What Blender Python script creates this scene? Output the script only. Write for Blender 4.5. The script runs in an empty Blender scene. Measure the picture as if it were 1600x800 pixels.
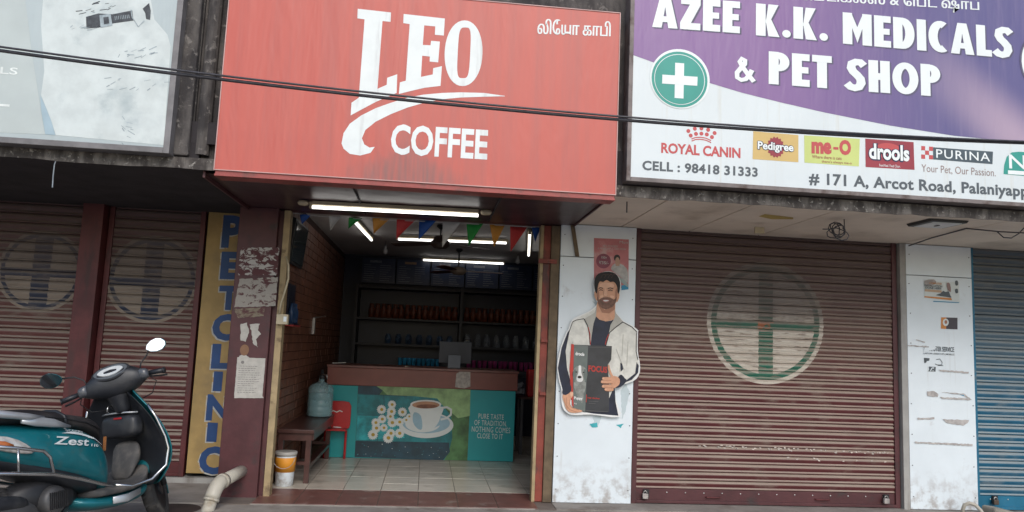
import bpy, math, random
from math import sin, cos, pi, radians
from mathutils import Vector, Matrix
random.seed(7)
SC = bpy.context.scene
COL = SC.collection

# ------------------------------------------------------------------ camera
cam_d = bpy.data.cameras.new("camera"); cam = bpy.data.objects.new("camera", cam_d); COL.objects.link(cam)
FPX = 1177.6
YAW, PIT, ROL = radians(6.106), radians(6.666), radians(2.369)
FW = Vector((sin(YAW)*cos(PIT), cos(YAW)*cos(PIT), sin(PIT)))
RI = Vector((cos(YAW), -sin(YAW), 0)); UP = RI.cross(FW)
R0 = cos(ROL)*RI + sin(ROL)*UP; U0 = -sin(ROL)*RI + cos(ROL)*UP
CP = Vector((0, -6.9, 1.40))
cam.matrix_world = Matrix(((R0.x, U0.x, -FW.x, CP.x), (R0.y, U0.y, -FW.y, CP.y), (R0.z, U0.z, -FW.z, CP.z), (0, 0, 0, 1)))
cam_d.sensor_width = 36; cam_d.lens = 36*FPX/1600; cam_d.clip_start = .05; cam_d.clip_end = 2000
SC.camera = cam

# ------------------------------------------------------------------ world, sun, exposure
W = bpy.data.worlds.new("World"); SC.world = W; W.use_nodes = True
nt = W.node_tree; nt.nodes.clear()
sky = nt.nodes.new("ShaderNodeTexSky"); sky.sky_type = 'NISHITA'; sky.sun_disc = False
SUN_EL, SUN_AZ = radians(38), radians(172)      # azimuth clockwise from +Y
sky.sun_elevation = SUN_EL; sky.sun_rotation = SUN_AZ
sky.air_density = 1.0; sky.dust_density = 1.5; sky.ozone_density = 1.0
bgn = nt.nodes.new("ShaderNodeBackground"); bgn.inputs[1].default_value = .15
wo = nt.nodes.new("ShaderNodeOutputWorld")
nt.links.new(sky.outputs[0], bgn.inputs[0]); nt.links.new(bgn.outputs[0], wo.inputs[0])
sd = bpy.data.lights.new("sun", 'SUN'); sd.energy = 1.15; sd.angle = radians(30); sd.color = (1, .975, .94)
so = bpy.data.objects.new("sun", sd); COL.objects.link(so)
sdir = Vector((sin(SUN_AZ)*cos(SUN_EL), cos(SUN_AZ)*cos(SUN_EL), sin(SUN_EL)))
so.rotation_euler = sdir.to_track_quat('Z', 'Y').to_euler(); so.location = (0, -20, 30)
SC.view_settings.view_transform = 'Standard'; SC.view_settings.look = 'None'
SC.view_settings.exposure = 0.40; SC.view_settings.gamma = 1

# ------------------------------------------------------------------ helpers
def at(px, py, Y=0.0):
    """point of the place at depth Y that the 1600x800 photograph shows at px,py"""
    d = FW*FPX + R0*(px-800) + U0*(400-py)
    return CP + d*((Y-CP.y)/d.y)

def nd(nt, t, *ins, **kw):
    n = nt.nodes.new(t)
    for k, v in kw.items(): setattr(n, k, v)
    for i, v in enumerate(ins):
        if v is None: continue
        if hasattr(v, 'bl_idname') or isinstance(v, bpy.types.NodeSocket): nt.links.new(v, n.inputs[i])
        else: n.inputs[i].default_value = v
    return n
def mth(nt, op, a, b=None, c=None, clamp=False):
    n = nd(nt, 'ShaderNodeMath', a, b, c); n.operation = op; n.use_clamp = clamp; return n.outputs[0]
def mixc(nt, f, a, b):
    n = nt.nodes.new('ShaderNodeMix'); n.data_type = 'RGBA'
    for i, v in ((0, f), (6, a), (7, b)):
        if isinstance(v, bpy.types.NodeSocket): nt.links.new(v, n.inputs[i])
        else: n.inputs[i].default_value = (*v, 1) if isinstance(v, tuple) and len(v) == 3 else v
    return n.outputs[2]
def noise(nt, scale, detail=4, stretch=None, dist=0, rough=.6):
    g = nt.nodes.new('ShaderNodeNewGeometry').outputs['Position']
    if stretch:
        m = nd(nt, 'ShaderNodeMapping', g); m.inputs['Scale'].default_value = stretch; g = m.outputs[0]
    n = nt.nodes.new('ShaderNodeTexNoise'); nt.links.new(g, n.inputs['Vector'])
    n.inputs['Scale'].default_value = scale; n.inputs['Detail'].default_value = detail
    n.inputs['Distortion'].default_value = dist; n.inputs['Roughness'].default_value = rough
    return n.outputs['Fac']
def ramp(nt, f, a, b):     # smooth step a..b -> 0..1
    n = nd(nt, 'ShaderNodeMapRange', f, a, b, 0.0, 1.0); n.interpolation_type = 'SMOOTHSTEP'; return n.outputs[0]
MATS = {}
def M(name, col, rough=.6, metal=0.0, var=.18, vs=4, bump=.0, bs=60, dirt=None, dlo=.5, dhi=.7, ds=3, dstretch=None, emit=0, coat=0, trans=0, alpha=1, ior=1.45):
    if name in MATS: return MATS[name]
    m = bpy.data.materials.new(name); m.use_nodes = True; t = m.node_tree
    b = t.nodes['Principled BSDF']
    c = mixc(t, ramp(t, noise(t, vs), .3, .7), tuple(x*(1-var) for x in col), tuple(min(1, x*(1+var*.6)) for x in col))
    if dirt: c = mixc(t, ramp(t, noise(t, ds, 6, dstretch), dlo, dhi), c, dirt)
    t.links.new(c, b.inputs['Base Color'])
    b.inputs['Roughness'].default_value = rough; b.inputs['Metallic'].default_value = metal
    b.inputs['Coat Weight'].default_value = coat; b.inputs['Transmission Weight'].default_value = trans; b.inputs['IOR'].default_value = ior
    b.inputs['Alpha'].default_value = alpha
    if emit:
        b.inputs['Emission Strength'].default_value = emit; b.inputs['Emission Color'].default_value = (*col, 1)
    if bump:
        bn = nd(t, 'ShaderNodeBump'); bn.inputs['Strength'].default_value = bump; bn.inputs['Distance'].default_value = .01
        t.links.new(noise(t, bs, 5), bn.inputs['Height']); t.links.new(bn.outputs[0], b.inputs['Normal'])
    MATS[name] = m; return m
def links(m): return m.node_tree, m.node_tree.nodes['Principled BSDF']

class MB:
    def __init__(s): s.v = []; s.f = []; s.m = []
    def add(s, vs, fs, mi=0):
        o = len(s.v); s.v += [tuple(v) for v in vs]; s.f += [tuple(i+o for i in f) for f in fs]; s.m += [mi]*len(fs); return s
    def box(s, x0, x1, y0, y1, z0, z1, mi=0):
        return s.add([(x, y, z) for x in (x0, x1) for y in (y0, y1) for z in (z0, z1)],
            [(0, 1, 3, 2), (4, 6, 7, 5), (0, 4, 5, 1), (2, 3, 7, 6), (0, 2, 6, 4), (1, 5, 7, 3)], mi)
    def obox(s, c, ax, ay, az, mi=0):   # oriented box: centre + half axes
        c, ax, ay, az = map(Vector, (c, ax, ay, az))
        return s.add([c+ax*i+ay*j+az*k for i in (-1, 1) for j in (-1, 1) for k in (-1, 1)],
            [(0, 1, 3, 2), (4, 6, 7, 5), (0, 4, 5, 1), (2, 3, 7, 6), (0, 2, 6, 4), (1, 5, 7, 3)], mi)
    def tube(s, pts, r, n=10, mi=0, cap=True):
        pts = [Vector(p) for p in pts]; rr = r if isinstance(r, (list, tuple)) else [r]*len(pts)
        rings = []; up = None
        for i, p in enumerate(pts):
            d = (pts[min(i+1, len(pts)-1)] - pts[max(i-1, 0)]).normalized()
            if up is None: up = d.orthogonal().normalized()
            up = (up - d*up.dot(d)).normalized(); w = d.cross(up)
            rings.append([p + (up*cos(2*pi*k/n)+w*sin(2*pi*k/n))*rr[i] for k in range(n)])
        return s.rings(rings, mi, cap)
    def rings(s, rings, mi=0, cap=True):
        n = len(rings[0]); vs = [v for r in rings for v in r]; fs = []
        for i in range(len(rings)-1):
            for k in range(n):
                fs.append((i*n+k, i*n+(k+1) % n, (i+1)*n+(k+1) % n, (i+1)*n+k))
        if cap: fs += [tuple(range(n))[::-1], tuple((len(rings)-1)*n+k for k in range(n))]
        return s.add(vs, fs, mi)
    def lathe(s, c, prof, n=16, mi=0, axis='z'):
        rings = []
        for r, h in prof:
            ring = []
            for k in range(n):
                a, b = r*cos(2*pi*k/n), r*sin(2*pi*k/n)
                ring.append((c[0]+a, c[1]+b, c[2]+h) if axis == 'z' else ((c[0]+a, c[1]+h, c[2]+b) if axis == 'y' else (c[0]+h, c[1]+a, c[2]+b)))
            rings.append(ring)
        return s.rings(rings, mi)
    def prism(s, pts, y0, y1, mi=0):    # outline in x,z, thickness in y
        n = len(pts); vs = [(p[0], y0, p[1]) for p in pts]+[(p[0], y1, p[1]) for p in pts]
        return s.add(vs, [tuple(range(n)), tuple(range(2*n-1, n-1, -1))]+[(k, k+n, (k+1) % n+n, (k+1) % n) for k in range(n)], mi)
    def build(s, name, mats, parent=None, smooth=False, bevel=0, sub=0, **tagkw):
        me = bpy.data.meshes.new(name); me.from_pydata(s.v, [], s.f); me.validate()
        if not isinstance(mats, (list, tuple)): mats = [mats]
        for m in mats: me.materials.append(m)
        if len(mats) > 1: me.polygons.foreach_set('material_index', s.m[:len(me.polygons)])
        import bmesh
        bm = bmesh.new(); bm.from_mesh(me); bmesh.ops.recalc_face_normals(bm, faces=bm.faces); bm.to_mesh(me); bm.free()
        if smooth:
            me.polygons.foreach_set('use_smooth', [True]*len(me.polygons))
        return link(name, me, parent, bevel, sub, smooth, **tagkw)
def link(name, me, parent=None, bevel=0, sub=0, smooth=False, **tagkw):
    o = bpy.data.objects.new(name, me); COL.objects.link(o)
    if parent is not None:
        o.parent = parent
        if parent.type == 'EMPTY' and not parent.get('_local'): o.matrix_parent_inverse = Matrix.Translation(-parent.location)
    if bevel:
        b = o.modifiers.new('bevel', 'BEVEL'); b.width = bevel; b.segments = 2; b.limit_method = 'ANGLE'; b.angle_limit = radians(40)
    if sub:
        b = o.modifiers.new('subdivision', 'SUBSURF'); b.levels = sub; b.render_levels = sub
    if smooth == 'auto' or (smooth and bevel):
        pass
    for k, v in tagkw.items(): o[k] = v
    return o
def thing(name, label, cat, loc=(0, 0, 0), group=None, local=False):
    o = bpy.data.objects.new(name, None); COL.objects.link(o); o.location = loc; o.empty_display_size = .1
    o['label'] = label; o['category'] = cat
    if group: o['group'] = group
    if local: o['_local'] = 1
    return o
def kids(o): return [c for c in bpy.data.objects if c.parent == o]
def copy_tree(o, dv, label=None, parent=None):
    c = o.copy(); COL.objects.link(c)
    if parent is not None: c.parent = parent
    else: c.location = Vector(o.location)+Vector(dv)
    if label: c['label'] = label
    for k in o.children: copy_tree(k, dv, None, c)
    return c

# flat print on a plane parallel to the facade
LAY = .0012
def ppoly(mb, pts, Y, mi=0, smooth=0):
    w = [at(px, py, Y) for px, py in pts]
    if smooth: w = crom(w, smooth)
    return mb.add([(p.x, Y, p.z) for p in w], [tuple(range(len(w)))], mi)
def crom(w, k=3):
    out = []; n = len(w)
    for i in range(n):
        p0, p1, p2, p3 = w[i-1], w[i], w[(i+1) % n], w[(i+2) % n]
        for j in range(k):
            t = j/k
            out.append(.5*((2*p1)+(p2-p0)*t+(2*p0-5*p1+4*p2-p3)*t*t+(3*p1-p0-3*p2+p3)*t**3))
    return out
def pell(mb, cx, cy, rx, ry, Y, mi=0, n=28, rot=0):
    c = at(cx, cy, Y); a = (at(cx+10, cy, Y)-c).length/10
    pts = []
    for k in range(n):
        u, v = rx*a*cos(2*pi*k/n), ry*a*sin(2*pi*k/n)
        pts.append((c.x+u*cos(rot)-v*sin(rot), Y, c.z+u*sin(rot)+v*cos(rot)))
    return mb.add(pts, [tuple(range(n))], mi)
def pline(mb, pts, w, Y, mi=0):
    P = [at(x, y, Y) for x, y in pts]; a = (at(pts[0][0]+10, pts[0][1], Y)-P[0]).length/10*w/2
    L = []; R = []
    for i, p in enumerate(P):
        d = P[min(i+1, len(P)-1)]-P[max(i-1, 0)]; n = Vector((-d.z, 0, d.x)).normalized()*a
        L.append(p+n); R.append(p-n)
    for i in range(len(P)-1): mb.add([L[i], L[i+1], R[i+1], R[i]], [(0, 1, 2, 3)], mi)
def text_mesh(s, off=0.0, shear=0, sp=1.0):
    c = bpy.data.curves.new('lettering', 'FONT'); c.body = s; c.offset = off; c.shear = shear; c.space_character = sp; c.resolution_u = 3
    o = bpy.data.objects.new('lettering', c); COL.objects.link(o)
    me = bpy.data.meshes.new_from_object(o.evaluated_get(bpy.context.evaluated_depsgraph_get()))
    bpy.data.objects.remove(o); bpy.data.curves.remove(c)
    return me
def ptext(mb, s, pl, pr, h, Y, mi=0, off=0.0, shear=0, sp=1.0):
    """text whose bounding box starts at pl (bottom left pixel), ends at pr (bottom right), h pixels high"""
    me = text_mesh(s, off, shear, sp); vs = [v.co.copy() for v in me.vertices]
    if not vs: return
    x0, x1 = min(v.x for v in vs), max(v.x for v in vs); y0, y1 = min(v.y for v in vs), max(v.y for v in vs)
    A, B = at(*pl, Y), at(*pr, Y); H = (at(pl[0], pl[1]-h, Y)-A).length
    z = lambda t: A.z+(B.z-A.z)*t
    out = []
    for v in vs:
        t = (v.x-x0)/(x1-x0); out.append((A.x+(B.x-A.x)*t, Y, z(t)+(v.y-y0)/(y1-y0)*H))
    mb.add(out, [tuple(p.vertices) for p in me.polygons], mi); bpy.data.meshes.remove(me)


def ribbon(mb, pts, tx, ty, closed, T, Y, mi):
    n = len(pts); L = []; R_ = []
    for i, p in enumerate(pts):
        a = pts[(i-1) % n] if closed or i else pts[0]; c = pts[(i+1) % n] if closed or i < n-1 else pts[-1]
        dx, dz = c[0]-a[0], c[1]-a[1]; l = math.hypot(dx, dz) or 1; nx, nz = -dz/l, dx/l
        L.append((p[0]+nx*tx, p[1]+nz*ty)); R_.append((p[0]-nx*tx, p[1]-nz*ty))
    for i in range(n if closed else n-1):
        j = (i+1) % n; Y -= .00003
        mb.add([(T(*L[i])[0], Y, T(*L[i])[1]), (T(*L[j])[0], Y, T(*L[j])[1]), (T(*R_[j])[0], Y, T(*R_[j])[1]), (T(*R_[i])[0], Y, T(*R_[i])[1])], [(0, 1, 2, 3)], mi)
def block(mb, s, pl, pr, h, Y, mi=0, a=.14, b=.105, gap=.07):
    """heavy condensed capitals; a, b = half stem widths"""
    Wd = {'I': 2*a, '.': .26, ' ': .3, 'M': .86, 'A': .72, 'K': .68, 'D': .64, 'O': .76, 'C': .60, 'S': .58, '&': .72, 'E': .50, 'L': .47, 'P': .58, 'T': .56, 'H': .62, 'Z': .58, 'F': .48}
    tot = sum(Wd[c] for c in s)+gap*(len(s)-1); A, B = at(*pl, Y), at(*pr, Y); H = (at(pl[0], pl[1]-h, Y)-A).length; x = 0; lay = 0
    for ch in s:
        w = Wd[ch]
        def T(u, v, x=x): t = (x+u)/tot; return (A.x+(B.x-A.x)*t, A.z+(B.z-A.z)*t+v*H)
        def poly(P):
            nonlocal lay
            lay = (lay+1) % 4; yy = Y-lay*.00012; mb.add([(T(*p)[0], yy, T(*p)[1]) for p in P], [tuple(range(len(P)))], mi)
        def rib(P, closed=False, tx=a, ty=b):
            nonlocal lay
            lay = (lay+1) % 4; ribbon(mb, P, tx, ty, closed, T, Y-lay*.00012-.000011, mi)
        bx = lambda x0, x1, y0, y1: poly([(x0, y0), (x1, y0), (x1, y1), (x0, y1)])
        arc = lambda cx, cy, rx, ry, a0, a1, n=18: [(cx+rx*cos(radians(a0+(a1-a0)*i/n)), cy+ry*sin(radians(a0+(a1-a0)*i/n))) for i in range(n+1)]
        if ch in 'IEFLPDHKM': bx(0, 2*a, 0, 1)
        if ch in 'EL': bx(2*a, w, 0, 2*b)
        if ch in 'EF': bx(2*a, w, 1-2*b, 1); bx(2*a, w*.93, .5-b*.9, .5+b*.9)
        if ch == 'T': bx(0, w, 1-2*b, 1); bx(w/2-a, w/2+a, 0, 1-2*b)
        if ch == 'H': bx(w-2*a, w, 0, 1); bx(2*a, w-2*a, .5-b, .5+b)
        if ch == 'Z': bx(0, w, 0, 2*b); bx(.02, w, 1-2*b, 1); poly([(0, 2*b), (2.2*a, 2*b), (w, 1-2*b), (w-2.2*a, 1-2*b)])
        if ch == 'A': poly([(0, 0), (1.9*a, 0), (w/2+a*.35, 1), (w/2-a, 1)]); poly([(w, 0), (w-1.9*a, 0), (w/2-a*.35, 1), (w/2+a, 1)]); bx(w*.27, w*.73, .18, .18+1.7*b)
        if ch == 'K': poly([(2*a, .42), (w-2.3*a, 1), (w-.03, 1), (2*a+.12, .45)]); poly([(2*a, .50), (2*a+.12, .62), (w, 0), (w-2.3*a, 0)])
        if ch == 'M': bx(w-2*a, w, 0, 1); poly([(2*a-.02, 1), (w/2, .56), (w/2, .06), (2*a-.02, .58)]); poly([(w-2*a+.02, 1), (w/2, .56), (w/2, .06), (w-2*a+.02, .58)])
        if ch == 'O': rib(arc(w/2, .5, w/2-a*.92, .5-b*.95, 0, 350, 35), True, a*.92, b*.95)
        if ch == 'C': rib(arc(w*.62, .5, w*.62-a, .5-b+.01, 62, 298, 18))
        if ch == 'D': rib([(2*a-.04, 1-b)]+arc(2*a, .5, w-3*a, .5-b, 90, -90, 16)+[(2*a-.04, b)])
        if ch == 'P': rib([(2*a-.04, 1-b)]+arc(2*a, .70, w-2.95*a, .30-b, 90, -90, 14)+[(2*a-.04, .40+b)], False, a*.95, b*.9)
        if ch == 'S': rib([(w*.90, .80), (w*.72, .90), (w*.50, .905), (w*.29, .84), (w*.26, .71), (w*.36, .60), (w*.55, .50), (w*.72, .38), (w*.75, .26), (w*.64, .13), (w*.42, .09), (w*.22, .12), (w*.04, .22)], False, a*.95, b)
        if ch == '&': rib([(w*1.0, .05), (w*.75, .27), (w*.42, .62), (w*.30, .80), (w*.40, .93), (w*.56, .86), (w*.55, .72), (w*.35, .54), (w*.17, .36), (w*.18, .17), (w*.38, .08), (w*.60, .13), (w*.78, .30), (w*.90, .50)], False, a*.62, b*.75)
        if ch == '.': poly([(.13+.125*cos(t_), .125+.12*sin(t_)) for t_ in [2*pi*i/14 for i in range(14)]])
        x += w+gap

# ------------------------------------------------------------------ materials
def concrete(name, base, light, dark, s=1.0):
    m = M(name, base, .92, bump=.5, bs=45, var=.25, vs=6)
    t, b = links(m)
    c = mixc(t, ramp(t, noise(t, 9*s, 8, (1, 1, .35)), .42, .62), dark, base)
    c = mixc(t, ramp(t, noise(t, 26*s, 8, None, .4), .56, .68), c, light)
    c = mixc(t, ramp(t, noise(t, 2.2, 4, (3, 3, .5)), .5, .72), c, dark)
    t.links.new(c, b.inputs['Base Color']); return m
m_conc = concrete('stained_concrete', (.105, .095, .088), (.19, .175, .16), (.040, .036, .036), .7)
m_slab = concrete('slab_edge_concrete', (.17, .155, .14), (.33, .31, .28), (.055, .048, .044), 1.1)
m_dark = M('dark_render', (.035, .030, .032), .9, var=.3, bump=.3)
m_soffit = M('beige_soffit', (.76, .66, .55), .8, var=.08, vs=2, dirt=(.46, .38, .30), ds=1.5, dlo=.52, dhi=.8, bump=.05)
m_maroon_sheet = M('maroon_sheet', (.060, .030, .035), .38, var=.2, vs=3, bump=.25, bs=7)
m_maroon = M('maroon_paint', (.082, .027, .030), .5, var=.2, vs=5, dirt=(.045, .03, .03), ds=6, dlo=.55, dhi=.75, bump=.12, bs=30)
m_redpost = M('red_post_paint', (.10, .022, .023), .5, var=.25, vs=5, dirt=(.06, .02, .02), ds=8, dstretch=(1, 1, .2), bump=.1)
m_white = M('white_sheet', (.68, .74, .77), .38, var=.05, vs=2, dirt=(.44, .43, .42), ds=4.5, dlo=.60, dhi=.80, bump=.03, bs=10)
t, _b = links(m_white)
_c = _b.inputs['Base Color'].links[0].from_socket; _z = nd(t, 'ShaderNodeSeparateXYZ', nd(t, 'ShaderNodeNewGeometry').outputs['Position']).outputs[2]
_g = mth(t, 'MULTIPLY', mth(t, 'SUBTRACT', 1.0, ramp(t, _z, .0, .45)), ramp(t, noise(t, 11, 7), .42, .68)); _c = mixc(t, mth(t, 'MULTIPLY', _g, .8), _c, (.30, .26, .23))
_c = mixc(t, mth(t, 'MULTIPLY', ramp(t, noise(t, 3, 6, (6, 6, .35)), .60, .78), .35), _c, (.42, .39, .35)); t.links.new(_c, _b.inputs['Base Color'])
m_grey_side = M('grey_render', (.33, .32, .30), .85, var=.15, dirt=(.2, .18, .16), ds=3, dstretch=(2, 2, .4), bump=.2)
m_wood = M('tan_wood', (.36, .27, .15), .7, var=.2, vs=8, bump=.2, dirt=(.17, .12, .07), ds=7, dlo=.56, dhi=.7)
m_brownwood = M('brown_wood', (.14, .10, .06), .75, var=.3, vs=9, bump=.2)
m_rust = M('rusty_red_metal', (.22, .045, .03), .6, var=.25, vs=8, dirt=(.09, .04, .035), ds=9, dstretch=(1, 1, .3), dlo=.5, dhi=.62, bump=.2)
m_pave = M('pavement_concrete', (.27, .245, .22), .9, var=.2, vs=3, bump=.35, bs=30, dirt=(.17, .14, .12), ds=2.0, dlo=.5, dhi=.7)
m_tile = M('cream_tile', (.58, .52, .44), .22, var=.10, vs=2.5, dirt=(.33, .29, .24), ds=2.2, dlo=.5, dhi=.75)
m_tile_gap = M('tile_joint', (.16, .13, .11), .9)
m_dtile = M('dark_red_tile', (.17, .075, .062), .4, var=.2, vs=6, dirt=(.28, .22, .19), ds=5, dlo=.55, dhi=.72)
m_alu = M('aluminium', (.48, .50, .52), .45, .7, var=.15, vs=10)
m_frame = M('weathered_frame', (.20, .17, .16), .6, .1, var=.25, vs=6, dirt=(.10, .07, .06), ds=7)
m_black = M('black_plastic', (.02, .02, .022), .45, var=.2)
m_steel = M('steel', (.45, .44, .43), .35, .9, var=.2, vs=12)
m_ink = M('dark_ink', (.085, .10, .11), .5, var=.05)
m_cable = M('cable_rubber', (.05, .048, .055), .35, var=.3, vs=20)

# ------------------------------------------------------------------ ground and floor (setting)
MB().box(-60, 60, -40, -.262, -.3, -.012).build('pavement', m_pave, kind='structure')
MB().box(-400, 400, -400, 400, -.6, -.33).build('ground', M('road_dust', (.22, .20, .18), .95), kind='structure')
MB().box(-7, -1.735, -.262, .62, -.3, .0).build('pavement', m_pave, kind='structure')
MB().box(1.19, 7.5, -.262, .3, -.3, -.001).build('pavement', m_pave, kind='structure')
fl = MB().box(-1.72, 2.35, -.258, 5.5, -.3, -.006).build('shop_floor', m_tile_gap, kind='structure')
# floor tiles: each a piece of the floor
P = .345
tile = MB().box(-P/2+.003, P/2-.003, -P/2+.003, P/2-.003, -.005, 0).build('tile', m_tile, fl, bevel=.001)
tile.location = (-1.39+P/2, .40+P/2, 0)
for i in range(11):
    for j in range(14):
        if i == 0 and j == 0: continue
        o = tile.copy(); COL.objects.link(o); o.location = (-1.39+P*(i+.5), .40+P*(j+.5), random.uniform(-.0006, .0006))
MB().box(-1.39, 1.0, -.2585, -.25, -.2, -.002).build('step_edge', m_pave, fl)
dt = None
for i in range(8):
    x = -1.385+P*i
    if i == 7: break
    if dt is None:
        dt = MB().box(.004, P-.004, -.245, .392, -.005, .001).build('tile', m_dtile, fl, bevel=.002)
        dt.location = (x, 0, 0)
    else:
        o = dt.copy(); COL.objects.link(o); o.location = (x, 0, 0)

# ------------------------------------------------------------------ the building
bld = thing('shop_building', 'row of roadside shops with a soot stained concrete front and deep canopy', 'building', (0, .5, 0))
def bp(name, mb, m, bevel=0, **k): return mb.build(name, m, bld, bevel=bevel, **k)
bp('parapet_wall', MB().box(-7, -1.76, -1.36, -1.1, 2.63, 7), m_conc); bp('parapet_wall', MB().box(-1.60, 7.5, -1.36, -1.1, 2.63, 7), m_conc)
bp('parapet_wall', MB().box(-1.76, -1.60, -1.33, -1.1, 2.63, 7), m_conc)
bp('concrete_rib', MB().box(-1.87, -1.765, -1.42, -1.362, 2.64, 7), m_conc, .01)
bp('concrete_rib', MB().tube([(-1.69, -1.352, 2.66), (-1.67, -1.352, 7)], .05, 12), m_conc)
# canopy slab edges with slightly uneven lower lip
def slab(x0, x1):
    b = MB(); n = int((x1-x0)/.12); top = []; bot = []
    for i in range(n+1):
        x = x0+(x1-x0)*i/n; bot.append((x, 2.545+random.uniform(-.006, .007))); top.append((x, 2.63))
    b.prism(bot+top[::-1], -1.40, -1.388)
    return b
bp('slab_edge', slab(-7, -1.56), m_slab); bp('slab_edge', slab(-1.56, 7.5), m_slab)
bp('canopy_slab', MB().box(-7, 7.5, -1.387, 6, 2.74, 2.9).box(-7, -1.7, -1.387, -1.09, 2.602, 2.739).box(1.34, 7.5, -1.387, -1.09, 2.615, 2.739), m_dark)
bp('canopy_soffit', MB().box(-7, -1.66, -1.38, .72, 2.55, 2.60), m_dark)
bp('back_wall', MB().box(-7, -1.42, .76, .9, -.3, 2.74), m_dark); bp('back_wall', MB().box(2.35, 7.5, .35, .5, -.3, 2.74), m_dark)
# beige soffit panels on the right
xs = [1.315, 1.775, 2.45, 3.145, 4.60, 6.0, 7.5]
sp0 = None
for a, b_ in zip(xs[:-1], xs[1:]):
    MB().box(a+.006, b_-.006, -1.385, .1, 2.548, 2.575).build('soffit_panel', m_soffit, bld, bevel=.002)
bp('soffit_backing', MB().box(1.315, 7.5, -1.38, .3, 2.578, 2.61), m_brownwood)
bp('soffit_patch', MB().add([(2.70, -1.05, 2.5465), (2.98, -.98, 2.5465), (3.02, -.90, 2.5465), (2.86, -.84, 2.5465), (2.70, -.93, 2.5465)], [(0, 1, 2, 3, 4)]), M('yellow_stain', (.45, .33, .10), .8))
# maroon sheet soffit under the red sign, sagging a little, in three sheets
def sheet(x0, x1, y0, y1, z, nx=14, ny=10, amp=.006):
    b = MB(); vs = []; fs = []
    for j in range(ny+1):
        for i in range(nx+1):
            e = 0 if i in (0, nx) or j in (0, ny) else 1
            vs.append((x0+(x1-x0)*i/nx, y0+(y1-y0)*j/ny, z-e*amp*(.5+.5*sin(i*1.3+j*.7)*cos(j*1.1-i*.4))))
    for j in range(ny):
        for i in range(nx): k = j*(nx+1)+i; fs.append((k, k+1, k+nx+2, k+nx+1))
    return b.add(vs, fs)
for a, b_ in ((-1.65, -.62), (-.614, .50), (.506, 1.305)):
    bp('maroon_soffit_sheet', sheet(a, b_, -1.36, .045, 2.53), m_maroon_sheet)
bp('soffit_seam', MB().box(.50, .512, -1.36, .0, 2.515, 2.528), m_dark); bp('soffit_seam', MB().box(-.622, -.612, -1.36, 0, 2.516, 2.528), m_dark)
bp('soffit_trim', MB().box(-1.668, -1.652, -1.36, .045, 2.5, 2.56), m_maroon); bp('soffit_trim', MB().box(1.300, 1.312, -1.36, .0, 2.515, 2.56), m_maroon)
bp('door_header', MB().box(-1.39, 1.2, .05, .20, 2.532, 2.719), m_maroon)
# columns
bp('maroon_column', MB().box(-1.73, -1.392, 0, .34, -.1, 2.53), m_maroon, .006)
bp('brick_pier', MB().box(-1.88, -1.60, .645, .75, -.1, 2.54), m_dark)
bp('door_post', MB().box(-1.346, -1.29, .03, .14, 0, 2.52), m_wood, .003)
bp('door_post', MB().box(-1.391, -1.348, .06, .3, 0, 2.52), m_maroon)
bp('door_post', MB().box(1.004, 1.034, .02, .13, 0, 2.52), m_wood, .003)
bp('door_post', MB().box(1.106, 1.186, .01, .13, 0, 2.52), m_brownwood, .003)
bp('rusty_door_channel', MB().box(1.036, 1.104, .035, .12, 0.0, 2.52), m_rust, .003)
bp('channel_bracket', MB().box(.99, 1.16, -.01, .033, 2.16, 2.20), m_rust); bp('channel_bracket', MB().box(1.04, 1.10, -.0, .034, 1.43, 1.46), m_rust); bp('channel_bracket', MB().box(1.045, 1.10, -.0, .034, .95, .975), m_rust)
def pillar(x0, x1, joints, name):
    p = bp('pillar', MB().box(x0+.02, x1-.02, .03, .34, -.1, 2.546), m_grey_side)
    zs = [0.0]+joints+[2.544]
    for a, b_ in zip(zs[:-1], zs[1:]):
        MB().box(x0, x1, -.002, .028, a+.004, b_-.003).build('cladding_sheet', m_white, p, bevel=.0015)
    sc = MB()
    for x in (x0+.03, x1-.03):
        for k in range(9): sc.lathe((x+random.uniform(-.006, .006), -.002, .12+k*.29), [(.005, 0), (.005, -.003), (.002, -.004)], 8, 0, 'y')
    sc.build('screw', m_black, p, kind='stuff')
    return p
p1 = pillar(1.193, 1.915, [2.235], 'a')
p2 = pillar(4.635, 5.325, [2.235], 'b')
bp('pillar_side', MB().box(4.572, 4.633, .0, .3, -.1, 2.546), m_grey_side)
bp('wooden_stick', MB().obox(at(898, 374, -.02), (.018, 0, 0), (0, .008, 0), (.03, 0, -.16)), m_brownwood)

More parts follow.
